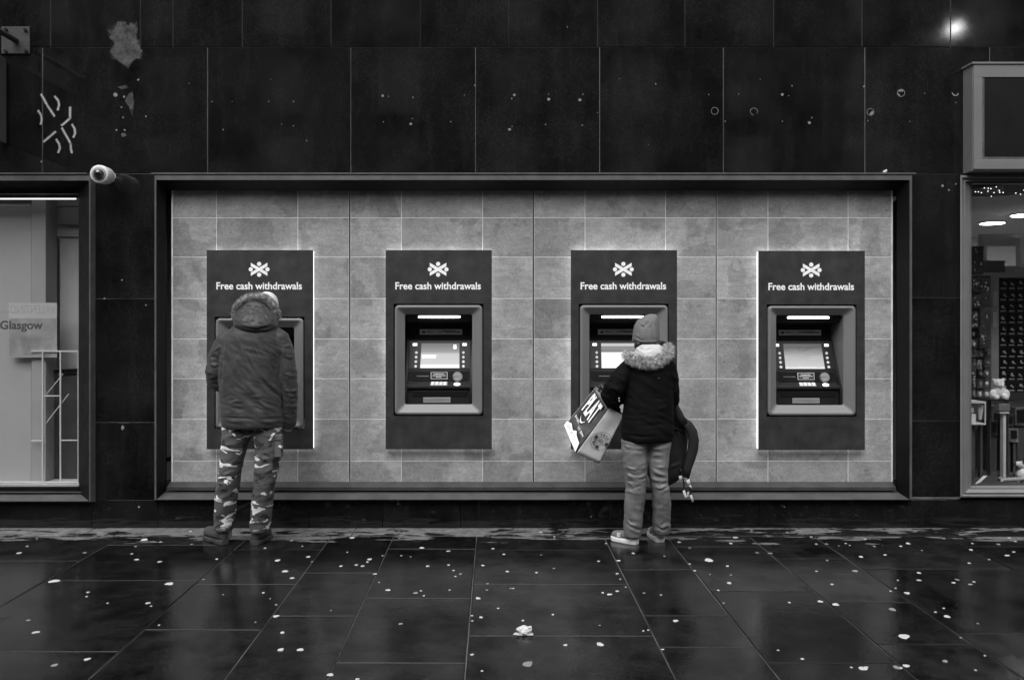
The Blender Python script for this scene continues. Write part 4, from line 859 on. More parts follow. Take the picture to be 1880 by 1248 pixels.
def fur_strands(mb, path, r, n, length, width=.0022, droop=.3, face=None, m=0):
    path = [Vector(p) for p in path]
    for _ in range(n):
        i = rnd.randrange(len(path) - 1); f = rnd.random(); p = path[i].lerp(path[i + 1], f); t = (path[i + 1] - path[i]).normalized()
        a = rnd.uniform(0, 2 * PI); ref = Vector((0, 0, 1)) if abs(t.z) < .9 else Vector((1, 0, 0)); n1 = (ref - t * ref.dot(t)).normalized(); n2 = t.cross(n1)
        rr = r[i] if hasattr(r, '__len__') else r
        o = n1 * math.cos(a) + n2 * math.sin(a); b = p + o * rr * .75
        d = (o + Vector((rnd.gauss(0, .4), rnd.gauss(0, .4), rnd.gauss(0, .4) - droop)) + t * rnd.gauss(0, .4)).normalized(); L = length * rnd.uniform(.5, 1.2)
        s_ = d.cross(Vector((rnd.gauss(0, 1), rnd.gauss(0, 1), rnd.gauss(0, 1)))).normalized() * width
        mid = b + d * L * .55; tip = b + d * L + Vector((rnd.gauss(0, .25), rnd.gauss(0, .25), -droop * .6)) * L * .5
        mb.add([b - s_, b + s_, mid + s_ * .8, mid - s_ * .8, tip], [(0, 1, 2, 3), (3, 2, 4)], m)
def shoe(parent, name, heel, toe, w, h_up, mats, sole_h=.028, heel_h=.0, toe_h=.072):
    """a shoe along heel->toe on the ground: lofted upper and a separate sole sub-part"""
    heel = Vector(heel); toe = Vector(toe); d = toe - heel; L = d.length; d.normalize(); s_ = Vector((d.y, -d.x, 0))
    def out(k, grow=0): # half width along 0..1
        return (w + grow) * (.62 + .38 * math.sin(min(max((k - .0) * 1.9, 0), PI) * .9)) * (1 if k < .78 else math.sqrt(max(1 - ((k - .78) / .235) ** 2, .02))) * (1 if k > .1 else math.sqrt(max(1 - ((.1 - k) / .115) ** 2, .02)))
    ks = [0, .03, .08, .16, .28, .4, .52, .64, .76, .86, .93, .975, 1.0]
    so = MB(); up = MB()
    lo = []; hi = []
    for k in ks:
        c = heel + d * L * k; zb = heel_h * 0 + (.008 if (.36 < k < .5 and heel_h) else 0) + .012 * max(0, (k - .85) / .15) ** 2
        o_ = out(k, .004); zt = sole_h + (.006 if k < .2 else 0)
        lo.append((c, o_, zb, zt))
    rings = []
    for c, o_, zb, zt in lo:
        rings.append([c + s_ * o_ + Vector((0, 0, zb)), c + s_ * (o_ + .002) + Vector((0, 0, (zb + zt) / 2)), c + s_ * o_ + Vector((0, 0, zt)), c - s_ * o_ + Vector((0, 0, zt)), c - s_ * (o_ + .002) + Vector((0, 0, (zb + zt) / 2)), c - s_ * o_ + Vector((0, 0, zb))])
    so.loops(rings, 0, (True, True))
    rings = []
    for k in ks:
        c = heel + d * L * k; o_ = out(k, -.002)
        top = h_up if k < .30 else (h_up + (toe_h - h_up) * min((k - .30) / .3, 1)) if k < .6 else toe_h - .012 * ((k - .6) / .4) if k < .9 else (toe_h - .009) * math.sqrt(max(1 - ((k - .9) / .115) ** 2, .05)) + .0
        top = max(top, sole_h + .006); hgt = top - sole_h + .004; r_ = []
        for a in range(13):
            t = PI * a / 12; ct, st = math.cos(t), math.sin(t)
            r_.append(c + s_ * o_ * math.copysign(abs(ct) ** .75, ct) + Vector((0, 0, sole_h - .004 + hgt * st ** .7)))
        rings.append(r_)
    up.loops(rings, 0, (True, True))
    o = obj(name, up, mats[0], parent, smooth=True); sub = o.modifiers.new('s', 'SUBSURF'); sub.levels = 1; sub.render_levels = 1
    so_ = obj('sole', so, mats[1], o, bevel=.004)
    return o, d, s_, L

def build_man():
    D = -.5
    root_loc = Vector((P(464, 998, D).x, -.45, 0))
    # continuous body (skin): head, neck, trunk, arms with hands, legs, feet
    b = MB()
    hc = P(478, 574, -.40); head_into(b, hc, .235, 0, math.radians(-32))
    b.tube([P(474, 640, -.5), P(476, 600, -.45), hc], [.07, .058, .055], 16)
    loft(b, [(610, 425, 508, D, .085), (650, 420, 508, D, .11), (700, 422, 506, D, .11), (740, 420, 508, D, .11), (768, 425, 500, D, .09)])
    Rs, Re, Rw = P(508, 618, D), P(525, 690, -.5), P(522, 764, -.42)
    b.tube([Rs, Re, Rw], [.05, .042, .029], 14, round_=True); hand_into(b, P(523, 770, -.42), (-.35, .75, -.62), (-1, -.2, .1), .5, 1, 1.0)
    Ls, Le, Lw = P(418, 622, D), P(401, 692, -.5), P(430, 705, -.16)
    b.tube([Ls, Le, Lw], [.05, .042, .029], 14, round_=True); hand_into(b, Lw + Vector((.01, .02, 0)), (.25, .95, -.1), (0, -.1, -1), .35, 1, 1.0)
    for pts in (((438, 780), (423, 880), (412, 962)), ((494, 780), (486, 880), (478, 962))):
        b.tube([P(*pts[0], D), P(*pts[1], -.48), P(*pts[2], -.385)], [.055, .048, .034], 14, round_=True)
    for u0, u1 in ((416, 396), (470, 484)):
        p = P(u0, 985, -.40); b.tube([P(u0, 965, -.385), Vector((p.x, -.38, .06)), Vector((P(u1, 985, -.3).x, -.3, .045))], [.04, .036, .03], 12, round_=True)
    me = fuse(b, .0055, 3); org = root_loc
    for v in me.vertices: v.co = v.co - org
    o = obj('person', me, M['skin'], None, origin=org, smooth=True)
    tag(o, 'man seen from behind in a dark hooded parka and camouflage trousers at a cash machine', 'person')
    # trousers
    t = MB()
    loft(t, [(770, 409, 470, D, .12), (790, 411, 468, D, .118), (815, 409, 453.5, D, .105), (843, 406, 446, -.49, .098), (867, 404, 441, -.485, .09), (892, 399, 437.5, -.475, .086), (918, 396, 434, -.45, .08), (943, 395, 431, -.425, .076), (964, 394.5, 427.5, -.405, .072), (973, 397, 425.5, -.40, .068)], 2.4)
    loft(t, [(770, 462, 518, D, .12), (790, 468, 517, D, .118), (815, 471, 517, D, .105), (843, 470, 514.5, -.495, .098), (867, 469, 508, -.49, .09), (892, 466, 503, -.48, .086), (918, 463.5, 500.5, -.455, .08), (943, 462, 497.5, -.435, .076), (966, 459, 494.5, -.415, .072), (975, 461, 492, -.41, .068)], 2.4)
    loft(t, [(755, 412, 518, D, .125), (778, 412, 517, D, .12), (784, 425, 505, D, .10)])
    me = fuse(t, .006, 5)
    st = [([(412, 858), (425, 852), (438, 845)], 3, .004), ([(408, 872), (425, 866), (442, 858)], 3, .005), ([(402, 886), (420, 876), (438, 872)], 3, -.004), ([(470, 835), (485, 842), (505, 838)], 3, .004), ([(468, 862), (485, 868), (505, 858)], 3, .005), ([(466, 880), (480, 884), (503, 874)], 3, -.004), ([(398, 950), (412, 956), (430, 950)], 2.6, .004), ([(397, 962), (412, 966), (428, 960)], 2.4, .004), ([(462, 955), (480, 960), (496, 952)], 2.6, .004), ([(450, 800), (440, 830), (436, 850)], 3, .004), ([(474, 800), (480, 820), (488, 850)], 3, .003), ([(400, 905), (410, 920), (412, 940)], 4, .003), ([(490, 900), (484, 930), (480, 950)], 4, .003), ([(415, 800), (440, 797), (460, 790)], 3, .004), ([(475, 797), (495, 800), (514, 795)], 3, .004)]
    sculpt(me, (0, 0, 0), st, .004, 9, (1, 1, .7), seed=3, gain=1.2, aniso=[(.9, -.4, .016, .07, .0034)])
    tr = as_child('trousers', me, M['camo'], o)
    for (ua, ub, va, vb, yy) in ((408.5, 421, 808, 843, -.585), (503, 516.5, 800, 840, -.585)):
        p = MB(); p.pbox(ua, ub, va, vb, yy, yy + .06); po = obj('cargo_pocket', p, M['camo'], tr, bevel=.008)
        f = MB(); f.pbox(ua - .6, ub + .6, va - 2, va + 8, yy - .006, yy + .03); obj('pocket_flap', f, M['camo'], po, bevel=.004)
    # jacket
    j = MB()
    loft(j, [(782, 410, 520.5, D, .158), (776, 408.5, 521.5, D, .165), (760, 408, 521.5, D, .166), (735, 407, 520, D, .163), (700, 405.5, 519, D, .158), (665, 406, 519, D, .155), (640, 408, 519, D, .152), (624, 411, 518, D, .147), (612, 417, 514, -.50, .138), (603, 426, 509, -.495, .125), (596, 436, 502, -.485, .108), (591, 446, 495, -.475, .09)], 2.35)
    j.tube([P(500, 612, D), P(511, 622, D), P(521, 652, D), P(526, 688, -.5), P(529, 724, -.49), P(529, 755, -.47), P(529.5, 776, -.455), P(528, 783, -.45)], [.06, .074, .072, .07, .066, .06, .052, .045], 20, round_=False)
    j.tube([P(430, 614, D), P(416, 628, D), P(402, 655, D), P(397, 682, -.5), P(400, 700, -.47), P(410, 704, -.38), P(424, 704, -.24), P(428, 704, -.2)], [.06, .072, .07, .072, .072, .062, .05, .045], 20, round_=False)
    me = fuse(j, .0055, 9)
    X = lambda pts: [(330 + x / 4.16, 440 + y / 4.16) for x, y in pts]
    st = []
    for pts, w, a in (([(490,850),(540,960),(640,1090),(760,1210)], 3.0, -.006), ([(520,860),(580,980),(680,1100),(780,1190)], 3, .006), ([(600,800),(660,900),(720,1010),(775,1120)], 3, -.005), ([(640,790),(700,890),(770,1000)], 3, .005), ([(560,800),(600,890),(650,990)], 2.6, .004), ([(690,820),(730,900),(775,960)], 2.6, .005), ([(700,760),(750,850),(780,900)], 2.4, -.004),
        ([(470,950),(500,1060),(560,1150),(640,1230)], 3.5, .005), ([(430,900),(420,1000),(400,1100)], 3.5, .004), ([(370,880),(345,960),(335,1040)], 3, .004), ([(460,820),(440,900),(410,980)], 3, -.003), ([(340,700),(335,780),(325,880)], 2.4, -.007), ([(785,720),(775,820),(770,930),(775,1060)], 2.4, -.007),
        ([(240,860),(290,830),(330,800)], 2.4, .005), ([(225,900),(280,890),(330,870)], 2.4, -.005), ([(215,950),(270,960),(325,940)], 2.6, .006), ([(220,1040),(270,1050),(310,1030)], 2.4, .005), ([(240,1090),(280,1100),(310,1090)], 2.2, -.005),
        ([(790,880),(840,900),(890,890)], 2.4, .005), ([(800,1020),(850,1040),(905,1030)], 2.4, .005), ([(800,1150),(850,1160),(900,1150)], 2.4, .005), ([(790,820),(830,810),(870,830)], 2.4, .004)):
        st.append((X(pts), w, a))
    Y = lambda pts: [(350 + x / 3.9, 700 + y / 3.9) for x, y in pts]
    for pts, w, a in (([(230,255),(340,262),(450,268),(560,266),(660,262)], 2.0, -.006), ([(232,280),(340,290),(450,292),(560,290),(660,285)], 2.4, .005), ([(270,160),(330,140),(400,150)], 2.4, .005), ([(240,200),(320,190),(400,210)], 2.4, -.004), ([(440,120),(540,180),(640,210)], 2.6, .005), ([(450,170),(520,220),(600,240)], 2.4, -.004), ([(560,60),(620,120),(665,190)], 2.4, .005), ([(230,120),(280,100),(340,110)], 2.2, -.004), ([(260,230),(300,215),(360,235)], 2, .004), ([(436,150),(438,210),(440,262)], 1.0, -.003), ([(360,80),(420,110),(520,110)], 2.4, .004), ([(680,60),(730,70),(765,60)], 2.2, .005), ([(680,110),(730,125),(765,110)], 2.2, -.005), ([(675,170),(720,185),(760,170)], 2.2, .005), ([(670,230),(710,240),(750,225)], 2.0, -.004)):
        st.append((Y(pts), w, a))
    st += [([(511, 632), (515, 670), (518, 720), (519, 778)], 2.2, -.012), ([(411, 636), (408, 670), (406, 712)], 2.0, -.010)]
    sculpt(me, (0, 0, 0), st, .004, 14, (1, 1, .8), seed=9, gain=1.0, aniso=[(.55, .83, .012, .07, .0035), (.9, .3, .02, .10, .0022)])
    jk = as_child('parka', me, M['jacket'], o)
    # inner cuff at the right wrist
    c = MB(); c.tube([P(528, 778, -.455), P(525.5, 789, -.45)], [.043, .036], 18); obj('pale_cuff', c, M['tagm'], jk, smooth=True)
    # hood: bag of cloth around the bowed head
    h = MB()
    loft(h, [(609, 452, 491, -.56, .07), (605, 440, 502, -.55, .105), (597, 431, 509, -.53, .135), (587, 430, 509.5, -.50, .15), (576, 434.5, 507.5, -.46, .145), (567, 440, 503, -.42, .12), (559, 446, 498, -.41, .11), (553, 454, 490, -.40, .09), (549.5, 462, 483, -.395, .06)], 2.1)
    me = fuse(h, .005, 4); Z = lambda pts: [(390 + x / 11.06, 530 + y / 11.06) for x, y in pts]
    st = [(Z(p), w, a) for p, w, a in (([(640,570),(740,530),(860,560)], 2.0, .006), ([(640,640),(740,600),(830,680)], 2.2, -.009), ([(650,520),(740,490),(830,480)], 1.8, -.006), ([(560,470),(680,420),(800,410)], 1.8, .005), ([(600,400),(740,350),(860,330)], 1.8, -.005), ([(830,340),(950,400),(1080,460)], 2, .005), ([(850,460),(960,430),(1060,450)], 2, .005), ([(1040,540),(1100,600),(1150,650)], 2, -.004), ([(900,660),(1000,700),(1120,700)], 2, .004), ([(450,650),(560,740),(700,800),(900,830),(1100,790),(1280,710)], 1.8, -.008), ([(520,480),(600,360),(720,280),(860,250),(1000,270),(1130,370),(1240,500),(1290,640)], 1.8, -.007), ([(950,300),(1080,400),(1180,520)], 1.6, -.004))]
    sculpt(me, (0, 0, 0), st, .002, 25, seed=5, gain=1.3, aniso=[(.95, .2, .02, .09, .0025)])
    hd = as_child('hood', me, M['hood'], o)
    # fur rim over the crown
    path = [P(u, v, y) for u, v, y in ((431, 586, -.48), (430.5, 576, -.485), (433, 565, -.49), (440.5, 554.5, -.485), (452.5, 547.5, -.47), (467, 544, -.46), (482, 545, -.46), (494.5, 551.5, -.47), (503.5, 562, -.48), (509, 575, -.485), (510.5, 586, -.48))]
    f = MB(); f.tube(path, [.009, .014, .018, .021, .023, .024, .024, .022, .018, .014, .009], 10, round_=True); fur_strands(f, path, [.009, .014, .018, .021, .023, .024, .024, .022, .018, .014, .009], 9000, .019, .001, .0)
    obj('fur_trim', f, M['fur'], hd)
    c = MB(); cc = P(490, 558, -.33); c.ball(cc, .080, .085, .088, 24, 16); obj('pale_crown_spot', c, M['cap'], o, smooth=True)  # pale ball added to stand in for the bright spot at the crown
    # boots
    for heel, toe in (((P(415, 0, -.43).x, -.435, 0), (P(379, 0, -.25).x, -.245, 0)), ((P(466, 0, -.45).x, -.455, 0), (P(491, 0, -.24).x, -.225, 0))):
        shoe(o, 'boot', heel, toe, .05, .125, (M['boot'], M['sole']), .03, .01, .098)
    return o
man = build_man()

def build_woman():
    D = -.5; org = Vector((P(1187, 998, D).x, -.45, 0))
    b = MB(); hc = P(1187, 618, -.44); head_into(b, hc, .215, math.radians(8), math.radians(-14))
    b.tube([P(1190, 680, -.5), P(1189, 650, -.47), hc], [.06, .05, .05], 16)
    loft(b, [(665, 1165, 1222, D, .08), (700, 1160, 1226, D, .10), (750, 1156, 1226, D, .10), (790, 1156, 1220, D, .09)])
    Lw = P(1117, 716, -.16)
    b.tube([P(1163, 672, D), P(1126, 728, -.46), Lw], [.045, .038, .026], 14, round_=True); hand_into(b, Lw + Vector((.0, .015, 0)), (.3, .95, .1), (.2, -.1, -1), .45, 1, .92)
    Rw = P(1216, 728, -.18)
    b.tube([P(1222, 672, D), P(1230, 735, -.48), Rw], [.045, .038, .026], 14, round_=True); hand_into(b, Rw + Vector((0, .015, 0)), (-.4, .9, .05), (-.3, -.1, -1), .45, -1, .92)
    for pts in (((1164, 820), (1165, 900), (1160, 968)), ((1212, 820), (1212, 900), (1214, 965))):
        b.tube([P(*pts[0], D), P(*pts[1], -.48), P(*pts[2], -.38)], [.05, .044, .032], 14, round_=True)
    for u0, u1 in ((1162, 1135), (1214, 1203)):
        b.tube([P(u0, 965, -.38), Vector((P(u0, 0, -.38).x, -.37, .05)), Vector((P(u1, 0, -.3).x, -.3, .035))], [.036, .03, .026], 12, round_=True)
    me = fuse(b, .0055, 3)
    for v in me.vertices: v.co = v.co - org
    o = obj('person', me, M['skin'], None, origin=org, smooth=True)
    tag(o, 'woman seen from behind in a grey beanie, black fur-collared coat and faded jeans', 'person')
    # jeans
    t = MB()
    loft(t, [(795, 1142, 1192, D, .125), (815, 1142, 1190, D, .122), (835, 1143, 1188, D, .108), (860, 1146, 1187, -.495, .098), (880, 1149, 1185.5, -.49, .092), (900, 1149, 1184, -.48, .088), (925, 1148, 1182, -.455, .082), (950, 1146.5, 1178.5, -.43, .078), (972, 1146, 1177, -.405, .076), (983, 1147, 1176, -.40, .072)], 2.35)
    loft(t, [(795, 1186, 1231, D, .125), (815, 1187, 1230, D, .12), (835, 1187.5, 1226, D, .108), (860, 1190, 1224, -.495, .098), (880, 1194, 1225, -.49, .092), (900, 1198, 1228, -.48, .088), (925, 1199.5, 1230.5, -.45, .082), (950, 1200, 1229.5, -.415, .078), (968, 1199, 1229, -.385, .076), (977, 1201, 1228, -.38, .072)], 2.35)
    loft(t, [(770, 1150, 1228, D, .11), (798, 1150, 1226, D, .11), (806, 1165, 1210, D, .09)])
    me = fuse(t, .006, 4); X = lambda pts: [(1080 + x / 5.2, 780 + y / 5.2) for x, y in pts]; st = []
    for pts, w, a in (([(335,190),(400,215),(470,225),(555,220)], 2.2, .007), ([(340,240),(420,245),(520,240)], 2.2, -.005), ([(365,400),(430,420),(500,415),(550,395)], 2.2, .008), ([(365,440),(440,480),(520,470),(548,440)], 2.2, -.008), ([(370,470),(440,500),(500,500),(545,470)], 2.2, .009), ([(370,520),(450,545),(520,510),(545,490)], 2.2, -.008), ([(370,550),(420,560),(480,530),(540,520)], 2, .008), ([(400,560),(440,600),(465,640)], 2, .006), ([(380,590),(430,600),(520,570)], 2, -.005), ([(365,620),(420,640),(500,650)], 2.4, .004),
        ([(590,215),(680,225),(755,210)], 2, .007), ([(590,250),(680,255),(750,245)], 2, -.006), ([(585,290),(670,285),(748,295)], 2, .007), ([(585,320),(670,330),(745,320)], 2, -.005), ([(580,390),(640,440),(700,470),(755,480)], 2.2, .009), ([(580,440),(650,490),(750,510)], 2.2, -.008), ([(590,490),(660,530),(755,530)], 2.2, .009), ([(600,540),(680,570),(760,550)], 2.2, -.007), ([(610,580),(690,600),(760,560)], 2.2, .007), ([(640,620),(700,640),(765,600)], 2.2, .004), ([(650,400),(700,400),(748,410)], 2, .006),
        ([(355,880),(400,940),(450,955),(505,930)], 2.2, .008), ([(370,930),(430,990),(505,1000)], 2.2, -.008), ([(400,985),(450,1010),(500,1020)], 2, .006), ([(640,920),(700,975),(770,940)], 2.2, .008), ([(650,960),(710,1000),(770,980)], 2, -.007), ([(740,900),(760,950),(775,1010)], 2, .005), ([(380,700),(400,800),(390,880)], 3.4, .003), ([(480,700),(470,800),(490,880)], 3.4, .003), ([(730,700),(745,780),(750,860)], 3.4, .003), ([(562,150),(560,250),(556,400)], 1.6, -.006)):
        st.append((X(pts), w, a))
    sculpt(me, (0, 0, 0), st, .003, 12, (1, 1, .7), seed=17, gain=.95, aniso=[(.95, .25, .018, .075, .0034), (.5, -.85, .014, .07, .002)])
    as_child('jeans', me, M['denim'], o)
    # coat
    j = MB()
    loft(j, [(808, 1142.5, 1233, D, .15), (803, 1141, 1234.5, D, .157), (790, 1141, 1235.5, D, .158), (765, 1143.5, 1235, D, .153), (735, 1147, 1234, D, .148), (705, 1150, 1233, D, .145), (685, 1152, 1233, D, .14), (670, 1156, 1231, D, .125), (660, 1163, 1225, D, .105), (652, 1172, 1216, -.49, .085)], 2.3)
    j.tube([P(1215, 664, D), P(1224, 674, D), P(1228, 694, -.5), P(1230, 716, -.49), P(1231, 733, -.46), P(1226, 738, -.38), P(1219, 733, -.25), P(1217, 731, -.21)], [.06, .066, .065, .062, .062, .056, .046, .04], 20)
    j.tube([P(1173, 664, D), P(1159, 674, D), P(1144, 692, -.505), P(1131, 712, -.50), P(1125, 727, -.47), P(1122, 726, -.38), P(1118, 719, -.25), P(1117, 717, -.2)], [.06, .068, .074, .08, .084, .068, .05, .042], 20)
    me = fuse(j, .0065, 5); Xc = lambda pts: [(1000 + x / 5.67, 540 + y / 5.67) for x, y in pts]; st = []
    for pts, w, a in (([(680,880),(740,850),(800,880),(840,940)], 2.4, .006), ([(640,920),(720,910),(800,960)], 2.4, -.006), ([(620,980),(700,970),(790,1010)], 2.4, .007), ([(650,1040),(720,1030),(800,1060)], 2.4, -.006), ([(740,800),(800,830),(830,900)], 2.4, .005), ([(880,830),(870,950),(830,1100)], 2.4, -.006), ([(1310,800),(1320,900),(1290,1020)], 2.4, -.006), ([(1340,820),(1360,880),(1385,920)], 2.4, .005), ([(1320,950),(1350,1000),(1380,1030)], 2.2, .005)):
        st.append((Xc(pts), w, a))
    Xd = lambda pts: [(1000 + x / 5.67, 680 + y / 5.67) for x, y in pts]
    for pts, w, a in (([(660,330),(740,350),(820,420)], 2.4, .006), ([(820,480),(950,500),(1100,460),(1300,480)], 2.8, .004), ([(830,560),(1000,580),(1200,560),(1310,570)], 2.8, -.004), ([(810,660),(1000,690),(1200,680),(1320,640)], 2.2, -.006), ([(860,400),(940,440),(1060,440)], 2.8, .004), ([(1080,380),(1180,400),(1300,370)], 2.8, .004), ([(1070,200),(1080,300),(1060,400)], 2.6, .003), ([(850,250),(940,320),(1040,340)], 2.6, -.004), ([(1130,280),(1220,300),(1300,260)], 2.4, -.004), ([(640,180),(700,200),(760,260)], 2.2, .006), ([(600,220),(660,260),(740,300)], 2.2, -.006)):
        st.append((Xd(pts), w, a))
    sculpt(me, (0, 0, 0), st, .0035, 13, (1, 1, .8), seed=23, gain=.9, aniso=[(.85, .5, .014, .06, .004)])
    ct = as_child('coat', me, M['coat'], o)
    for u, v in ((1136.6, 731.5), (1137.2, 736)):
        m = MB(); m.ball(P(u, v, -.575), .006, .005, .006, 10, 8); obj('snap_button', m, M['snap'], ct)
    m = MB(); m.ball(P(1209.5, 694, -.652), .003, seg=8, rings=6); obj('snap_button', m, M['snap'], ct)
    # collar hood of fur with pale lining
    ln = MB(); loft(ln, [(664, 1172, 1214, -.585, .05), (655, 1166, 1218, -.57, .075), (645, 1165, 1219, -.55, .085), (637, 1170, 1216, -.535, .08), (632, 1178, 1210, -.525, .06)], 2.0)
    me = fuse(ln, .005, 4); sculpt(me, (0, 0, 0), [(Xc(p), w, a) for p, w, a in (([(920,560),(1000,590),(1040,620)], 2, .008), ([(960,540),(1050,600),(1110,560)], 2, -.007), ([(1000,520),(1080,560),(1140,520)], 2, .005))], .002, 20)
    as_child('hood_lining', me, M['lining'], o)
    path = [P(u, v, y) for u, v, y in ((1150, 650, -.50), (1154, 654.5, -.57), (1163, 659, -.615), (1176, 663, -.64), (1190, 665, -.645), (1203, 663, -.64), (1214, 657, -.62), (1222, 650, -.58), (1226, 644, -.53), (1225, 637, -.49))]
    f = MB(); fr_ = [.008, .014, .019, .023, .025, .026, .027, .027, .023, .015]; f.tube(path, fr_, 12, round_=True); fur_strands(f, path, fr_, 9000, .038, .0016, .35)
    obj('fur_collar', f, M['fur2'], o)
    # hair at the nape and a short tail to the right
    h = MB(); hc2 = P(1189, 624, -.45); h.ball(hc2, .082, .088, .07, 24, 14); h.tube([P(1203, 629, -.52), P(1213, 629, -.51), P(1220, 630, -.49), P(1225, 634, -.48)], [.016, .015, .012, .006], 12, round_=True); h.ball(P(1172, 634, -.51), .03, .03, .035); h.ball(P(1206, 634, -.51), .03, .03, .03)
    me = fuse(h, .005, 3); sculpt(me, (0, 0, 0), [], .004, 60, (1, 1, .25)); as_child('hair', me, M['hair'], o)
    # beanie, taller to the right with a fold pulled in at the crown
    k = MB(); loft(k, [(628.5, 1163.5, 1208, -.46, .095), (625, 1161.5, 1210, -.46, .102), (616, 1161.5, 1210.5, -.46, .105), (605, 1163, 1210, -.455, .104), (596, 1165.5, 1209.5, -.45, .098), (588, 1170, 1209, -.45, .086), (582, 1178, 1208, -.45, .066), (578.5, 1186, 1205.5, -.45, .045), (576.5, 1192, 1203, -.45, .025)], 2.1)
    me = fuse(k, .005, 5); sculpt(me, (0, 0, 0), [(Xc(p), w, a) for p, w, a in (([(1000,330),(1040,345),(1075,290)], 1.6, -.008), ([(990,300),(1030,320),(1060,270)], 2, .005), ([(1050,360),(1090,330),(1110,270)], 2, .004), ([(920,425),(1000,475),(1100,485),(1190,470)], 1.6, -.004), ([(930,460),(1010,500),(1180,490)], 1.6, .004))], .001, 30)
    as_child('beanie', me, M['beanie'], o)
    m = MB(); m.tube([P(1161.8, 621, -.46), P(1161.6, 625, -.46), P(1162.6, 629, -.46)], .0035, 8, round_=True); obj('earring', m, M['snap'], o)
    # trainers
    for heel, toe in (((P(1171, 0, -.43).x, -.425, 0), (P(1124.5, 0, -.30).x, -.29, 0)), ((P(1213, 0, -.38).x, -.375, 0), (P(1199, 0, -.2).x, -.17, 0))):
        u_, d, s_, L = shoe(o, 'trainer', heel, toe, .047, .10, (M['shoe'], M['rubber']), .033, 0, .078)
        hv = Vector(heel); c = hv + d * L * .62 - s_ * .0 ; sd = s_ if s_.y < 0 else -s_
        m = MB(); p0 = hv + d * L * .60 + sd * .0475 + Vector((0, 0, .056))
        for a, b_ in (((-.013, .010), (.013, .013)), ((-.013, .0), (.013, .003)), ((-.013, -.011), (.011, -.008))):
            m.obox(p0 + d * (a[0] + b_[0]) / 2 + Vector((0, 0, a[1])), d * .012, sd * .004, Vector((0, 0, .0032)))
        m.obox(p0 + d * -.011 + Vector((0, 0, .006)), d * .003, sd * .004, Vector((0, 0, .007))); m.obox(p0 + d * .010 + Vector((0, 0, -.004)), d * .003, sd * .004, Vector((0, 0, .007)))
        obj('side_mark', m, M['rubber'], u_, bevel=.001)
        m = MB(); A = [hv + d * L * (.06 + .30 * (1 - math.cos(a)) / 1.0 * .62) + sd * .040 * math.sin(a + .35) + Vector((0, 0, .10 + .012 * (1 - math.cos(a)))) for a in [PI * i / 10 for i in range(11)]]
        m.tube(A, .004, 8); obj('collar_piping', m, M['rubber'], u_)
build_woman()

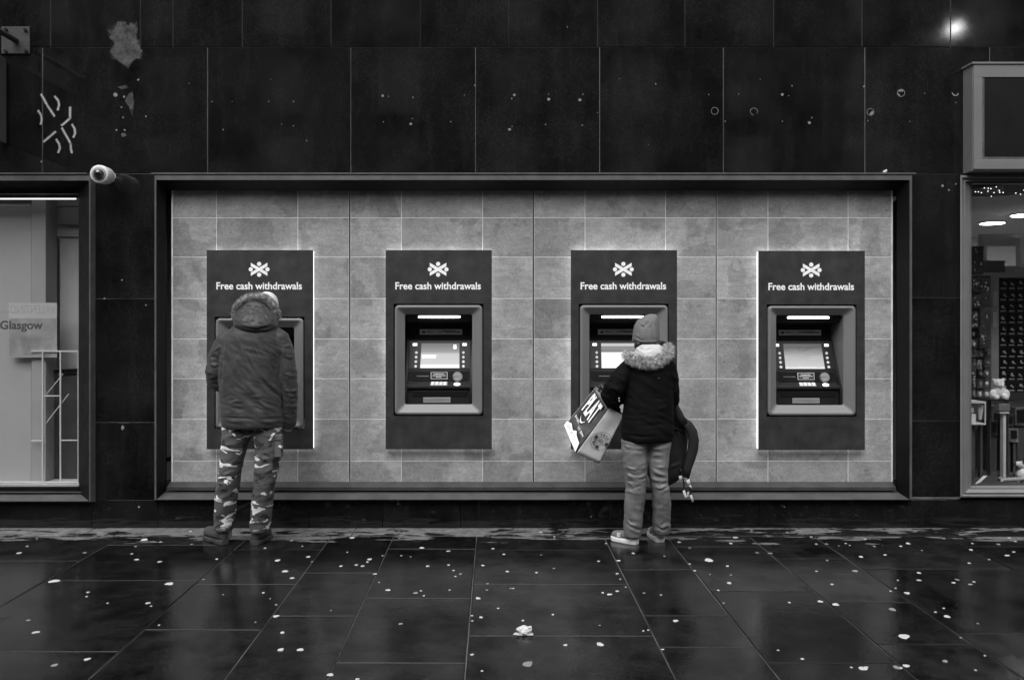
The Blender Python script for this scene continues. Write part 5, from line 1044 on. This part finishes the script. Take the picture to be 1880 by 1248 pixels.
# ------------------------------------------------------------------ carrier bag on the woman's arm
def build_bag():
    A, B, C_ = P(1119.5, 747.5, -.47), P(1058.5, 831, -.47), P(1145, 763, -.45)   # near long edge, far edge of the silver side
    axis = (B - A)                                                  # from mouth to base
    # dark face spans away to the upper left; its lower corner lies at (1037,780)
    Dn = P(1037, 780.5, -.33) - B; Dt = P(1094, 710, -.33) - A
    E = P(1100.5, 850, -.45) - B; Et = C_ - A
    root = thing('carrier_bag', 'tilted glossy carrier bag with silver side and round badge on the woman\'s arm', 'bag', B)
    th = .002
    def face(a, b, c, d, n, nm, mt, par=root):
        m = MB(); m.prism([a, b, c, d], n.normalized() * th); return obj(nm, m, mt, par)
    nD = axis.cross(Dn).normalized(); nD = nD if nD.y > 0 else -nD
    nS = axis.cross(E).normalized(); nS = nS if nS.y > 0 else -nS
    # faces subdivided and slightly crumpled
    def crumple(a, b, c, d, nm, mt, nn, amp, seed):
        m = MB(); N = 14; vs = []
        for i in range(N + 1):
            for j in range(N + 1):
                p = (a.lerp(b, i / N)).lerp(d.lerp(c, i / N), j / N); e = min(i, N - i, j, N - j) / 2; e = min(e, 1)
                vs.append(p - nn * amp * noise.noise(p * 14 + Vector((seed, 0, 0))) * e)
        m.add(vs, [(i * (N + 1) + j, i * (N + 1) + j + 1, (i + 1) * (N + 1) + j + 1, (i + 1) * (N + 1) + j) for i in range(N) for j in range(N)])
        o = obj(nm, m, mt, root, smooth=True); s = o.modifiers.new('t', 'SOLIDIFY'); s.thickness = .0015; return o
    dark = crumple(A, B, B + Dn, A + Dt, 'dark_panel', M['bag_dark'], nD, .012, 2)
    side = crumple(A, B, B + E, A + Et, 'silver_side', M['bag_side'], nS, .007, 5)
    back = crumple(A + Dt, B + Dn, B + Dn + E, A + Dt + Et, 'back_side', M['bag_side'], nS, .006, 8)
    far = crumple(A + Et, B + E, B + E + Dn, A + Et + Dt, 'back_panel', M['bag_dark'], nD, .006, 11)
    m = MB(); m.prism([B, B + Dn, B + Dn + E, B + E], axis.normalized() * .003); obj('bag_base', m, M['bag_in'], root)
    # printing
    aD = axis.normalized(); uD = Dn.normalized(); LD = axis.length
    def D_(s, t, out): return A + (Dt.lerp(Dn, s)) * t + axis * s - nD * out         # s: 0 mouth .. 1 base; t: 0 near edge .. 1 far edge
    m = MB()
    def onD(s0, t0, ds, dt): # text whose letters' up axis points to the mouth
        return lambda x, z, tt: D_(s0 - z * 1.0 * ds, t0 - x * dt, .0135 + tt)
    wD = Dn.length
    text_mb('PLAT', m, lambda x, z, tt: D_(.50 - z / LD + .00 * x, .52 - x / wD, .0135 + tt), .62 * wD, .16, .001, bold=.03); 
    text_mb('ENSEL', m, lambda x, z, tt: D_(.70 - z / LD, .72 - x / wD, .0135 + tt), .30 * wD, .018, .001)
    text_mb('LE BIN', m, lambda x, z, tt: D_(.75 - z / LD, .32 - x / wD, .0135 + tt), .36 * wD, .018, .001)
    arc = [(.56 + .06 * math.sin(PI * i / 8), .70 - .28 * i / 8) for i in range(9)]
    for i in range(8): (a, b), (c, d) = arc[i], arc[i + 1]; w = .035 * math.sin(PI * (i + .6) / 8.5); m.prism([D_(a, b, .0135), D_(c, d, .0135), D_(c + w, d, .0135), D_(a + w, b, .0135)], -nD * .001)
    obj('bag_lettering', m, M['white'], dark)
    m = MB(); m.prism([D_(1.0, .02, .013), D_(.86, .10, .013), D_(.84, .36, .013), D_(.80, .46, .013), D_(.87, .60, .013), D_(.83, .80, .013), D_(.90, .99, .013), D_(1.0, .99, .013)], -nD * .001); wp = obj('white_print', m, M['white'], dark)
    m = MB(); text_mb('SPORTS', m, lambda x, z, tt: D_(.955 - z / LD, .62 - x / wD, .0145 + tt), .58 * wD, .03, .0008, shear=.3); obj('script_print', m, M['fade'], wp)
    # round badge on the silver side
    uE = E.normalized(); c0 = A + axis * .62 + E * .5
    def Sd(x, z, out=0): return c0 + uE * x + (-aD) * z - nS * (.008 + out)
    m = MB()
    def ringb(r0, r1, a0=0, a1=2 * PI, n=32):
        for i in range(n):
            p, q = a0 + (a1 - a0) * i / n, a0 + (a1 - a0) * (i + 1) / n
            m.prism([Sd(r0 * math.cos(p), r0 * math.sin(p)), Sd(r1 * math.cos(p), r1 * math.sin(p)), Sd(r1 * math.cos(q), r1 * math.sin(q)), Sd(r0 * math.cos(q), r0 * math.sin(q))], -nS * .0008)
    R_ = .069; ringb(R_ * .965, R_); ringb(R_ * .46, R_ * .5)
    for a0 in (-.35, 2.6, 4.5): ringb(R_ * .55, R_ * .83, a0, a0 + .5, 6)
    def arct(s, a_c, flip):
        n = len(s)
        for i, ch in enumerate(s):
            a = a_c - (i - (n - 1) / 2) * .42 * flip; r = R_ * .56
            rr = a - PI / 2 if flip > 0 else a + PI / 2
            rad = Vector((math.cos(a), math.sin(a))); up = rad if flip > 0 else -rad; rt = Vector((up.y, -up.x))
            bs = rad * (R_ * .58 if flip > 0 else R_ * .8)
            text_mb(ch, m, lambda x, z, tt: Sd(bs.x + rt.x * x + up.x * z, bs.y + rt.y * x + up.y * z, tt), R_ * .2, R_ * .22, .0008, bold=.03)
    arct('TRAG', 1.45, 1); arct('ATIN', 3.55, -1)
    text_mb('SD', m, lambda x, z, tt: Sd(x, z - R_ * .16, tt), R_ * .5, R_ * .32, .0008, bold=.03)
    obj('round_badge', m, M['ink'], side)
    # handle straps looped over the forearm
    for off, nm in ((0.0, 0), (1.0, 1)):
        p0, p1 = A + Dt * .25 + Et * off + nD * .004, A + Dt * .75 + Et * off + nD * .004
        top = P(1104, 706, -.36) + Vector((0, .03 * off, 0))
        m = MB(); pts = [p0, p0.lerp(top, .6) + Vector((.01, 0, .005)), top, p1.lerp(top, .6) + Vector((-.012, 0, .008)), p1]; m.tube(pts, .009, 8, .3); obj('bag_handle', m, M['bag_in'], root)
build_bag()

# ------------------------------------------------------------------ backpack hanging in front of her right arm
def build_pack():
    root = thing('backpack', 'black backpack hanging from the woman\'s right arm with dangling straps', 'backpack', P(1235, 895, -.2))
    b = MB(); loft(b, [(748, 1226, 1240, -.3, .04), (760, 1216, 1250, -.28, .07), (775, 1204, 1259, -.26, .09), (800, 1192, 1262, -.25, .10), (830, 1188, 1260, -.25, .10), (855, 1188, 1257, -.25, .10), (872, 1190, 1252, -.25, .095), (884, 1197, 1238, -.25, .08), (889, 1206, 1228, -.25, .06)], 2.8)
    me = fuse(b, .007, 5); sculpt(me, (0, 0, 0), [([(1225, 770), (1240, 800), (1238, 860)], 3, -.008), ([(1245, 780), (1252, 830), (1250, 870)], 3, .006), ([(1195, 850), (1220, 862), (1250, 850)], 2.4, .007)], .005, 10, seed=4)
    bd = as_child('pack_body', me, M['pack'], root)
    m = MB(); m.tube([P(1205, 790, -.36), P(1232, 782, -.37), P(1254, 792, -.355)], .005, 8); obj('zip', m, M['strap'], bd)
    def band(pts, w, th, nm, mt):
        m = MB(); pts = [Vector(p) for p in pts]; rings = []
        for i, p in enumerate(pts):
            t = (pts[min(i + 1, len(pts) - 1)] - pts[max(i - 1, 0)]).normalized(); s_ = t.cross(Vector((0, 1, 0))).normalized(); s_ = (s_ + Vector((0, .35, 0))).normalized(); n_ = t.cross(s_).normalized(); ww = w[i] if hasattr(w, '__len__') else w
            rings.append([p + s_ * ww * c + n_ * th * d for c, d in ((-1, -.4), (-.9, -1), (0, -1.15), (.9, -1), (1, -.4), (1, .4), (.9, 1), (0, 1.15), (-.9, 1), (-1, .4))])
        m.loops(rings, 0, (True, True)); return obj(nm, m, mt, root, smooth=True)
    band([P(u, v, y) for u, v, y in ((1237, 738, -.40), (1242, 750, -.40), (1249, 765, -.395), (1256, 778, -.385))], [.02, .024, .028, .03], .009, 'grab_strap', M['strap'])
    band([P(u, v, y) for u, v, y in ((1254, 772, -.37), (1264, 781, -.365), (1271, 793, -.36), (1273.5, 808, -.355), (1272, 825, -.35), (1267, 843, -.35), (1261.5, 860, -.35), (1259.5, 876, -.35))], [.028, .034, .038, .04, .04, .037, .033, .022], .012, 'shoulder_strap', M['strap'])
    for pts, w in (([(1254, 868), (1253, 876), (1256, 888), (1254, 900), (1259, 912)], .006), ([(1262, 872), (1266, 886), (1267, 896), (1268.5, 906), (1272, 918)], .007), ([(1250, 860), (1252, 872)], .007)):
        band([P(u, v, -.35) for u, v in pts], w, .0012, 'webbing_strap', M['pack'])
    for pts, w in (([(1249, 873), (1250.5, 882)], .013), ([(1262.5, 880), (1266, 890)], .013), ([(1266, 890), (1270, 896)], .007), ([(1255, 900), (1259, 912), (1263, 908)], .01), ([(1268, 908), (1272.5, 921)], .009), ([(1264, 902), (1261, 912)], .006)):
        band([P(u, v, -.356) for u, v in pts], w, .002, 'strap_tag', M['tagm'])
build_pack()

# ------------------------------------------------------------------ litter and gum
def build_litter():
    c = G(962, 1163); t = thing('paper_litter', 'crumpled white paper scrap lying on the wet paving at the centre', 'litter', c); t.scale = (.74, .74, .74); m = MB()
    m.ball(c + Vector((0, 0, .022)), .05, .045, .026, 14, 9, rot=Matrix.Rotation(.25, 3, 'Y')); m.ball(c + Vector((.02, -.01, .032)), .028, .03, .026, 12, 8)
    for i, p in enumerate(m.v): q = Vector(p); nn = noise.noise(q * 38); m.v[i] = tuple(q + Vector((nn * .02, noise.noise(q * 42 + Vector((5, 0, 0))) * .02, max(nn * .016, -q.z + .001))))
    obj('paper_scrap', m, M['paper'], t)
    m = MB(); m.prism([c + Vector(p) for p in ((-.075, -.02, .002), (-.02, -.035, .002), (.06, -.03, .002), (.062, .0, .004), (0, .02, .002), (-.06, .01, .003))], (0, 0, .003)); obj('flat_scrap', m, M['gum'], t)
    p = P(1624, 319, -.025); t = thing('paper_litter', 'tiny white scrap caught on the top ledge of the bay frame', 'litter', p); m = MB(); m.ball(p + Vector((0, 0, .012)), .013, .012, .014, 10, 7, rot=Matrix.Rotation(.6, 3, 'Y')); m.ball(p + Vector((.012, 0, .022)), .008, .008, .01, 8, 6)
    obj('scrap_piece', m, M['paper'], t)
    p = P(1195, 322, -.03); t = thing('twig', 'short dark twig lying on the top ledge of the bay frame', 'twig', p); m = MB(); m.tube([p + Vector((-.045, 0, .004)), p + Vector((-.01, -.004, .007)), p + Vector((.03, .003, .004))], .0035, 6); obj('twig_stem', m, M['iron'], t)
    # gum: measured from the photo, in two half-width crops at twice its scale
    L7 = [(132,441,13),(104,397,8),(200,562,14),(320,540,12),(622,263,16),(200,253,18),(502,174,9),(586,182,8),(311,149,7),(100,125,5),(484,153,5),(590,109,5),(704,118,6),(498,126,4),(323,294,6),(543,334,9),(555,345,5),(395,334,3),(1019,177,11),(1132,164,9),(1145,182,4),(1047,217,12),(1073,242,9),(748,247,6),(967,296,6),(1014,340,6),(1013,382,12),(1037,442,9),(1031,505,13),(1103,505,13),(1213,597,13),(1312,613,8),(1252,198,7),(1308,194,7),(1331,198,7),(1349,183,6),(1357,173,10),(1275,147,4),(1377,227,8),(1392,258,3),(1425,286,10),(1471,410,8),(1526,297,11),(1546,289,5),(1556,307,5),(1570,198,7),(1647,194,6),(1665,214,5),(1691,227,5),(1672,236,5),(1646,143,7),(1549,131,9),(1508,164,4),(1473,160,4),(1651,286,4),(1755,316,10),(1773,196,8),(1790,263,6),(1788,286,5),(1850,155,7),(1863,218,7),(1829,353,5),(1733,380,5),(1766,386,8),(1734,399,5),(1733,523,8),(1770,583,4),(1293,94,11),(973,132,5),(1110,125,4),(700,72,6),(1070,105,5),(1405,160,5),(819,303,3),(584,415,4),(992,318,4),(938,404,4),(1215,362,4),(530,101,14),(318,310,4),(796,172,6),(1467,97,5),(1810,134,6),(70,150,10),(135,97,4),(210,80,4),(1875,280,5)]
    L8 = [(57,557,22),(323,485,15),(196,488,9),(40,398,6),(150,376,6),(322,416,5),(90,222,6),(154,207,5),(318,180,6),(107,157,4),(386,226,6),(397,246,4),(391,178,8),(445,151,7),(333,296,6),(358,302,10),(386,290,7),(485,297,6),(547,304,4),(601,399,11),(560,162,5),(652,131,5),(652,190,5),(671,215,6),(614,110,7),(722,176,18),(791,198,6),(804,231,5),(797,260,9),(757,287,6),(727,229,3),(777,334,6),(900,149,7),(948,151,9),(1018,332,5),(1132,328,10),(1188,339,15),(1260,216,12),(1175,265,7),(1157,177,6),(1118,217,5),(1396,357,14),(1440,456,22),(1450,297,11),(1390,290,5),(1408,279,3),(1281,164,9),(1330,126,6),(1454,115,9),(1494,223,9),(1494,250,9),(1370,157,6),(1427,125,6),(1597,383,13),(1555,367,6),(1585,353,6),(1621,259,8),(1634,248,8),(1683,265,9),(1696,256,6),(1679,187,6),(1685,138,8),(1648,461,6),(1710,409,5),(1590,547,11),(1447,564,13),(1413,570,14),(1425,572,9),(1288,574,15),(1300,570,9),(1246,570,5),(1066,539,8),(977,507,5),(1736,527,5),(1702,580,5),(553,504,6),(500,433,5),(482,436,5),(418,275,4),(1786,118,8),(1825,95,6),(1848,107,6),(1833,104,5),(1752,174,5),(1818,159,10),(1842,146,6),(1098,91,5),(1155,117,7),(1200,124,4),(1225,115,5),(1117,117,5),(1240,122,4),(880,70,6),(1297,99,6),(1585,97,6),(803,115,7),(155,98,6),(105,75,6),(820,93,10),(1416,250,4),(345,115,5),(1690,115,5),(1505,140,4),(155,90,4),(5,280,5),(1010,75,5)]
    shapes = []
    for k in range(6):
        m = MB(); n = 14; ph = rnd.random() * 6; r = [1 + .13 * math.sin(2 * a + ph) + .10 * math.sin(3 * a + ph * 2) + rnd.uniform(-.09, .09) for a in (2 * PI * i / n for i in range(n))]
        ring = lambda s, z: [Vector((r[i] * s * math.cos(2 * PI * i / n), r[i] * s * math.sin(2 * PI * i / n), z)) for i in range(n)]
        m.loops([ring(1, .0), ring(.94, .9), ring(.7, 1.25)], 0, (False, True)); me = m.mesh('gum_spot'); me.materials.append(M['gum']); shapes.append(me)
        me2 = me.copy(); me2.materials.clear(); me2.materials.append(M['gum2']); shapes.append(me2)
    spots = [(x / 2, 940 + y / 2, r / 2, y) for x, y, r in L7] + [(940 + x / 2, 940 + y / 2, r / 2, y) for x, y, r in L8]
    for u, v, r, y in spots:
        p = G(u, v); q = p.y + CAM_D; rad = max(r * q / FPX * .92, .006)
        grey = rnd.random() < (.5 if v < 992 else .22)
        o = bpy.data.objects.new('gum_spot', shapes[2 * rnd.randrange(6) + (1 if grey else 0)]); COL.objects.link(o)
        o.location = (p.x, p.y, .0012 if p.y < -.22 else .0045); o.rotation_euler = (0, 0, rnd.uniform(0, .5)); o.scale = (rad, min(rad * rnd.uniform(.85, 1.15), .035), .0016)
        tag(o, 'flattened pale blob of old chewing gum on the dark wet paving', 'chewing gum', 'flattened gum blobs on the wet paving')
build_litter()

# ------------------------------------------------------------------ the other side of the street (seen only as reflections)
def build_opposite():
    t = thing('stone_building', 'tall stone building across the street, mirrored in the polished granite', 'building', (0, -18, 0)); m = MB(); m.box(-26, 26, -19, -18, 0, 12.5); m.box(-26, 26, -18.0, -17.6, 4.2, 4.6); m.box(-26, 26, -18.2, -17.5, 12.1, 12.7); obj('facade', m, M['facade'], t)
    for r in range(3):
        for c in range(15):
            x = -24.5 + c * 3.5; z = 5.3 + r * 2.4; w = MB(); w.box(x, x + 1.3, -18.0, -17.93, z, z + 1.7); wo_ = obj('window', w, M['winpale'], t)
    l = Vector((8.55, -8.9, 0)); s = thing('street_lamp', 'tall lit street lamp on the pavement, mirrored in the granite', 'street lamp', l); p = P(1752, 52, 0); dirv = Vector((p.x, -6, p.z - CZ)); tgt = p + dirv * 1.5
    m = MB(); m.tube([(tgt.x + .5, tgt.y, 0), (tgt.x + .5, tgt.y, 1.0), (tgt.x + .5, tgt.y, tgt.z + .3), (tgt.x, tgt.y, tgt.z + .35)], [.09, .07, .05, .035], 12); obj('pole', m, M['iron'], s)
    m = MB(); m.ball(tgt, .10, .10, .10); obj('lamp_globe', m, M['lampglow'], s, smooth=True); m = MB(); m.tube([tgt + Vector((0, 0, .12)), tgt + Vector((0, 0, .3))], [.12, .05], 14); obj('lamp_cap', m, M['iron'], s)
build_opposite()
